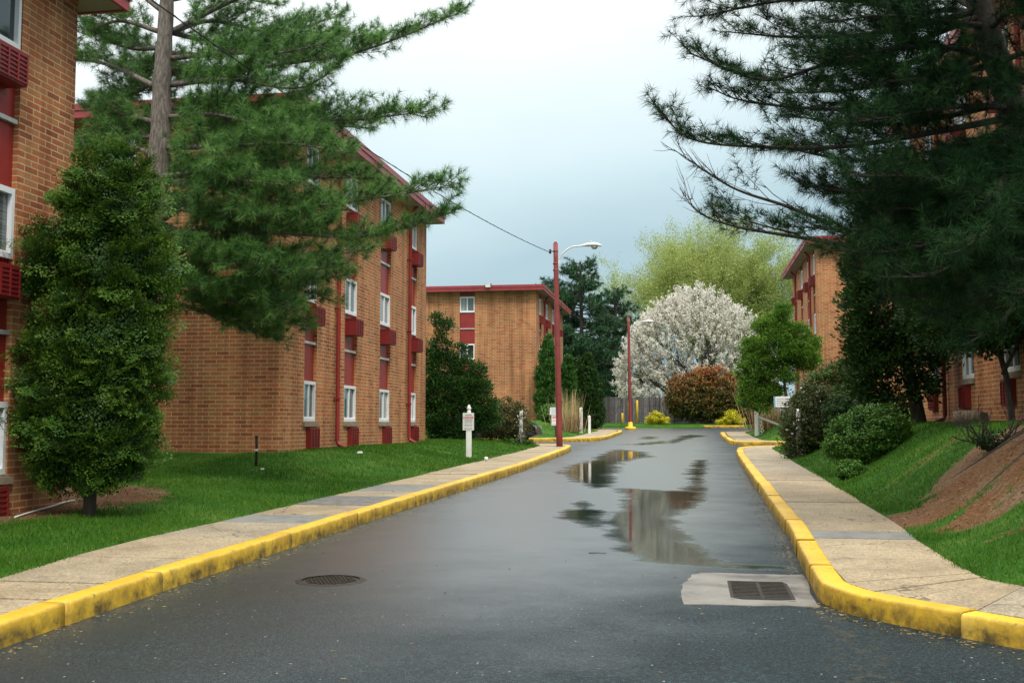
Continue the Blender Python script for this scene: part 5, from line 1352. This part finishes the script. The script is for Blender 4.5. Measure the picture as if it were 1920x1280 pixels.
# dark parked car in the side lot, nose to the right
def car(x, y, label):
    z = float(g(y)); t = empty('parked_car', (x, y, z), label, 'car')
    # side outline (length along x), extruded across y with tumblehome
    prof = [(-2.2, .35), (-2.22, .75), (-2.1, .95), (-1.55, 1.0), (-1.05, 1.42), (.15, 1.46), (.95, 1.02), (1.9, .88), (2.2, .68), (2.22, .38), (1.9, .25), (-1.9, .25)]
    body = MB()
    lo = [(a, -.86 if b < .96 else -.62, b) for a, b in prof]; hi = [(a, .86 if b < .96 else .62, b) for a, b in prof]
    body.face(lo); body.face(hi[::-1]); n = len(prof)
    for k in range(n):
        l = (k+1) % n; body.face([lo[l], lo[k], hi[k], hi[l]])
    body.build('body', M['carpaint'], t)
    for s in (-1, 1):
        for (pts, nm) in (([(-1.35, 1.03), (-.98, 1.37), (-.42, 1.40), (-.42, 1.0)], 'side_window'), ([(-.34, 1.0), (-.34, 1.40), (.12, 1.40), (.72, 1.03)], 'side_window')):
            wn = MB(); f = lambda a, b: (a, s*(.875-(max(0, b-.9))*.40), b)
            q = [f(a, b) for a, b in pts]; wn.face(q if s < 0 else q[::-1]); wn.build(nm, M['glassA'], t)
        for wx in (-1.35, 1.38):
            ty = MB(); ty.tube([(wx, s*.70, .32), (wx, s*.89, .32)], .32, 20); to = ty.build('wheel', M['tyre'], t)
            ri = MB(); ri.tube([(wx, s*.88, .32), (wx, s*.905, .32)], [.2, .17], 14); ri.build('rim', M['metal'], to)
        hl = MB(); hl.box((2.10, s*.55, .62), (2.235, s*.82, .76)); hl.build('headlight', M['glassB'], t)
        tl = MB(); tl.box((-2.235, s*.6, .7), (-2.1, s*.82, .88)); tl.build('tail_light', M['red'], t)
    ws = MB(); ws.face([(.93, -.60, 1.045), (.93, .60, 1.045), (.20, .52, 1.445), (.20, -.52, 1.445)]); ws.build('windscreen', M['glassA'], t)
    bp = MB(); bp.box((2.16, -.8, .36), (2.26, .8, .5)); bp.build('bumper', M['black'], t)
    return t
car(-8.25, 43.4, 'dark parked car partly hidden behind the brownish shrub')
# concrete wheel stops etc. are not visible

# small things on the lawns and road
x, y = on_ground(480, 874); z = hz(x, y)
p = MB(); p.tube([(0, 0, -.1), (.005, 0, .3), (0, 0, .56)], .028, 10); p.tube([(0, 0, .54), (0, 0, .575)], .034, 10); p.tube([(0.002, 0, .28), (0.002, 0, .33)], .032, 10, 1)
o = p.build('pipe_stub', [M['rust'], M['litter']]); o.location = (x, y, z); tag(o, 'short rusty upright pipe with a pale band on the left lawn', 'pipe')
h = [on_ground(*q) for q in ((28, 972), (60, 962), (95, 952), (120, 944), (140, 940))]
p = MB(); p.tube(smooth_path([(a, b, hz(a, b)+.02) for a, b in h], 5), .012, 6); tag(p.build('plastic_pipe', M['litter']), 'thin white plastic pipe lying on the mulch by the arborvitae', 'pipe')
def scrap(px, py, s, label, road=False):
    x, y = on_ground(px, py); z = hz(x, y); m = MB(); V = [rng.normal(0, s*.4, 3)*np.array([1, 1, .5]) for _ in range(8)]
    m.hexa([(-s, -s*.6, 0), (s, -s*.7, .003), (s*.9, s*.6, .004), (-s*.8, s*.7, 0), (-s*.8, -s*.5, s*.6), (s*.7, -s*.4, s*.9), (s*.8, s*.5, s*.5), (-s*.6, s*.5, s*.8)])
    o = m.build('litter', M['litter']); o.location = (x, y, z+.03); tag(o, label, 'litter'); return o
scrap(675, 852, .06, 'crumpled white scrap on the lawn below the brick facade')
scrap(492, 883, .035, 'tiny white scrap on the lawn beside the rusty pipe')
scrap(858, 833, .04, 'small white scrap on the lawn left of the sign post')
m = MB(); m.lathe((0, 0, 0), [(.0, -.055), (.03, -.048), (.052, -.02), (.055, .01), (.04, .045), (.0, .055)], 14); o = m.build('foam_ball', M['litter']); x, y = -5.15, 27.2; o.location = (x, y, float(g(y))+.16+.055); tag(o, 'round white foam ball at the edge of the left pavement', 'litter')
for k, (x, y, L, a) in enumerate(((5.0, 20.2, .55, .3), (4.75, 19.4, .45, -.5))):
    m = MB(); m.tube([(-L/2, 0, .1), (0, .02, .11), (L/2, 0, .1)], [.12, .125, .115], 10); o = m.build('cut_log', M['log']); o.location = (x, y, hz(x, y)); o.rotation_euler = (0, 0, a)
    tag(o, ('cut log lying beside the red downpipe on the right bank', 'shorter cut log lying nearer the bare shrub')[k], 'log')
m = MB(); m.tube([(0, 0, .004), (.10, .012, .006), (.19, .005, .004)], [.005, .004, .003], 5); o = m.build('twig', M['twig']); x, y = on_ground(1104, 1037, gz); o.location = (x, y, gz(x, y)+.002); tag(o, 'thin dark twig lying on the wet road', 'twig')
lf_at = lambda y: np.interp(y, [p[1] for p in K_L1[:9]], [p[0] for p in K_L1[:9]])
rf_at = lambda y: np.interp(y, [p[1] for p in K_R1[7:14]], [p[0] for p in K_R1[7:14]])
# fallen straw, leaves and grit along the gutters
r = np.random.default_rng(12); P = []
for k in range(900):
    y = r.uniform(6.2, 24); P.append((kx(K_L1, y, -9, 37)+.03+abs(r.normal(0, .13)), y))
for k in range(700):
    y = r.uniform(9, 26); P.append((kx(K_R1, y, 9, 35)-.03-abs(r.normal(0, .10)), y))
Q, _ = resample(K_R1[1:8], .05)
for k in range(700):
    q = Q[r.integers(0, len(Q))]; P.append((q[0]-abs(r.normal(0, .1)), q[1]-abs(r.normal(0, .14))-.02))
for k in range(90): P.append((r.uniform(-4.2, 2.5), r.uniform(5.5, 12)))
for k in range(900): P.append((r.uniform(-9, -4.7), r.uniform(7, 34)))
for k in range(500): P.append((r.uniform(1.4, 4.5), r.uniform(8, 26)))
P = np.array(P); n = len(P); ln = r.uniform(.003, .017, (n, 1)); a = r.uniform(0, 6.28, n)
d = np.stack([np.cos(a), np.sin(a), np.zeros(n)], 1); s = np.stack([-np.sin(a), np.cos(a), np.zeros(n)], 1)*r.uniform(.001, .003, (n, 1))
zz_ = g(P[:, 1])+.006; sdl = lawn_sd(P); zz_ = np.where(sdl > 0, terrain(P[:, 0], P[:, 1], sdl)+.03, zz_)
on_p = (sdl <= 0) & ((P[:, 0] < lf_at(P[:, 1])) | ((P[:, 0] > rf_at(P[:, 1])) & (P[:, 1] > 9))); zz_ = np.where(on_p, zz_+.172, zz_)
B = np.concatenate([P, zz_[:, None]], 1)
V = np.stack([B-d*ln-s, B+d*ln-s*.4, B+d*ln+s*.4+[0, 0, .004], B-d*ln+s+[0, 0, .004]], 1).reshape(-1, 3)
o = new_obj('fallen_straw', np_mesh('fallen_straw', V, [np.arange(len(V)).reshape(-1, 4)]), None, M['needlelitter']); tag(o, 'scattered pine needles and straw along the gutters', 'litter', None, 'stuff')

# ------------------------------------------------------------------ sky, sun, camera
SUN_EL, SUN_AZ = R(52), R(150)      # azimuth measured clockwise from +Y
w = bpy.data.worlds.new('World'); sc.world = w; w.use_nodes = True; nt = w.node_tree
bg = nt.nodes['Background']; out = nt.nodes['World Output']
sky = nt.nodes.new('ShaderNodeTexSky'); sky.sky_type = 'NISHITA'; sky.sun_disc = False; sky.sun_elevation = SUN_EL; sky.sun_rotation = SUN_AZ
nt.links.new(sky.outputs[0], bg.inputs[0]); bg.inputs[1].default_value = .08
tc = nt.nodes.new('ShaderNodeTexCoord'); sp = nt.nodes.new('ShaderNodeSeparateXYZ'); nt.links.new(tc.outputs['Generated'], sp.inputs[0])
mp = nt.nodes.new('ShaderNodeMapping'); mp.inputs['Scale'].default_value = (1, 1, 2.6); nt.links.new(tc.outputs['Generated'], mp.inputs['Vector'])
cl = noise(nt, 2.2, 5, mp.outputs[0], .5)
el = math_(nt, 'ADD', sp.outputs['Z'], math_(nt, 'MULTIPLY', math_(nt, 'SUBTRACT', cl, .5), .16))
el = math_(nt, 'ADD', el, math_(nt, 'MULTIPLY', math_(nt, 'ADD', sp.outputs['X'], .163), -.16))
cr = ramp(nt, el, [(0, (.34, .475, .53)), (.15, (.40, .545, .605)), (.24, (.60, .745, .79)), (.33, (.82, .905, .915)), (.42, (1.08, 1.12, 1.12)), (.55, (1.35, 1.37, 1.35)), (.75, (2.0, 1.98, 1.9)), (1, (2.5, 2.4, 2.25))])
bg2 = nt.nodes.new('ShaderNodeBackground'); nt.links.new(cr.outputs[0], bg2.inputs[0]); bg2.inputs[1].default_value = 1.0
mx = nt.nodes.new('ShaderNodeMixShader'); mx.inputs[0].default_value = .93
nt.links.new(bg.outputs[0], mx.inputs[1]); nt.links.new(bg2.outputs[0], mx.inputs[2]); nt.links.new(mx.outputs[0], out.inputs[0])
sl = bpy.data.lights.new('sun', 'SUN'); sl.energy = 2.0; sl.angle = R(14); sl.color = (1, .94, .85)
so = bpy.data.objects.new('sun', sl); col.objects.link(so)
d = Vector((math.sin(SUN_AZ)*math.cos(SUN_EL), math.cos(SUN_AZ)*math.cos(SUN_EL), math.sin(SUN_EL)))
so.rotation_euler = d.to_track_quat('Z', 'Y').to_euler(); so.location = (0, 0, 30)
cam = bpy.data.cameras.new('camera'); cam.sensor_width = 36; cam.lens = 36*F/1920; cam.clip_end = 2000; cam.clip_start = .1
co = bpy.data.objects.new('camera', cam); col.objects.link(co); co.location = (0, 0, EYE); co.rotation_euler = (math.pi/2+PITCH, 0, YAW)
sc.camera = co
sc.view_settings.view_transform = 'Standard'; sc.view_settings.look = 'None'; sc.view_settings.exposure = .32; sc.view_settings.gamma = 1
sc.cycles.max_bounces = 8; sc.cycles.transparent_max_bounces = 8
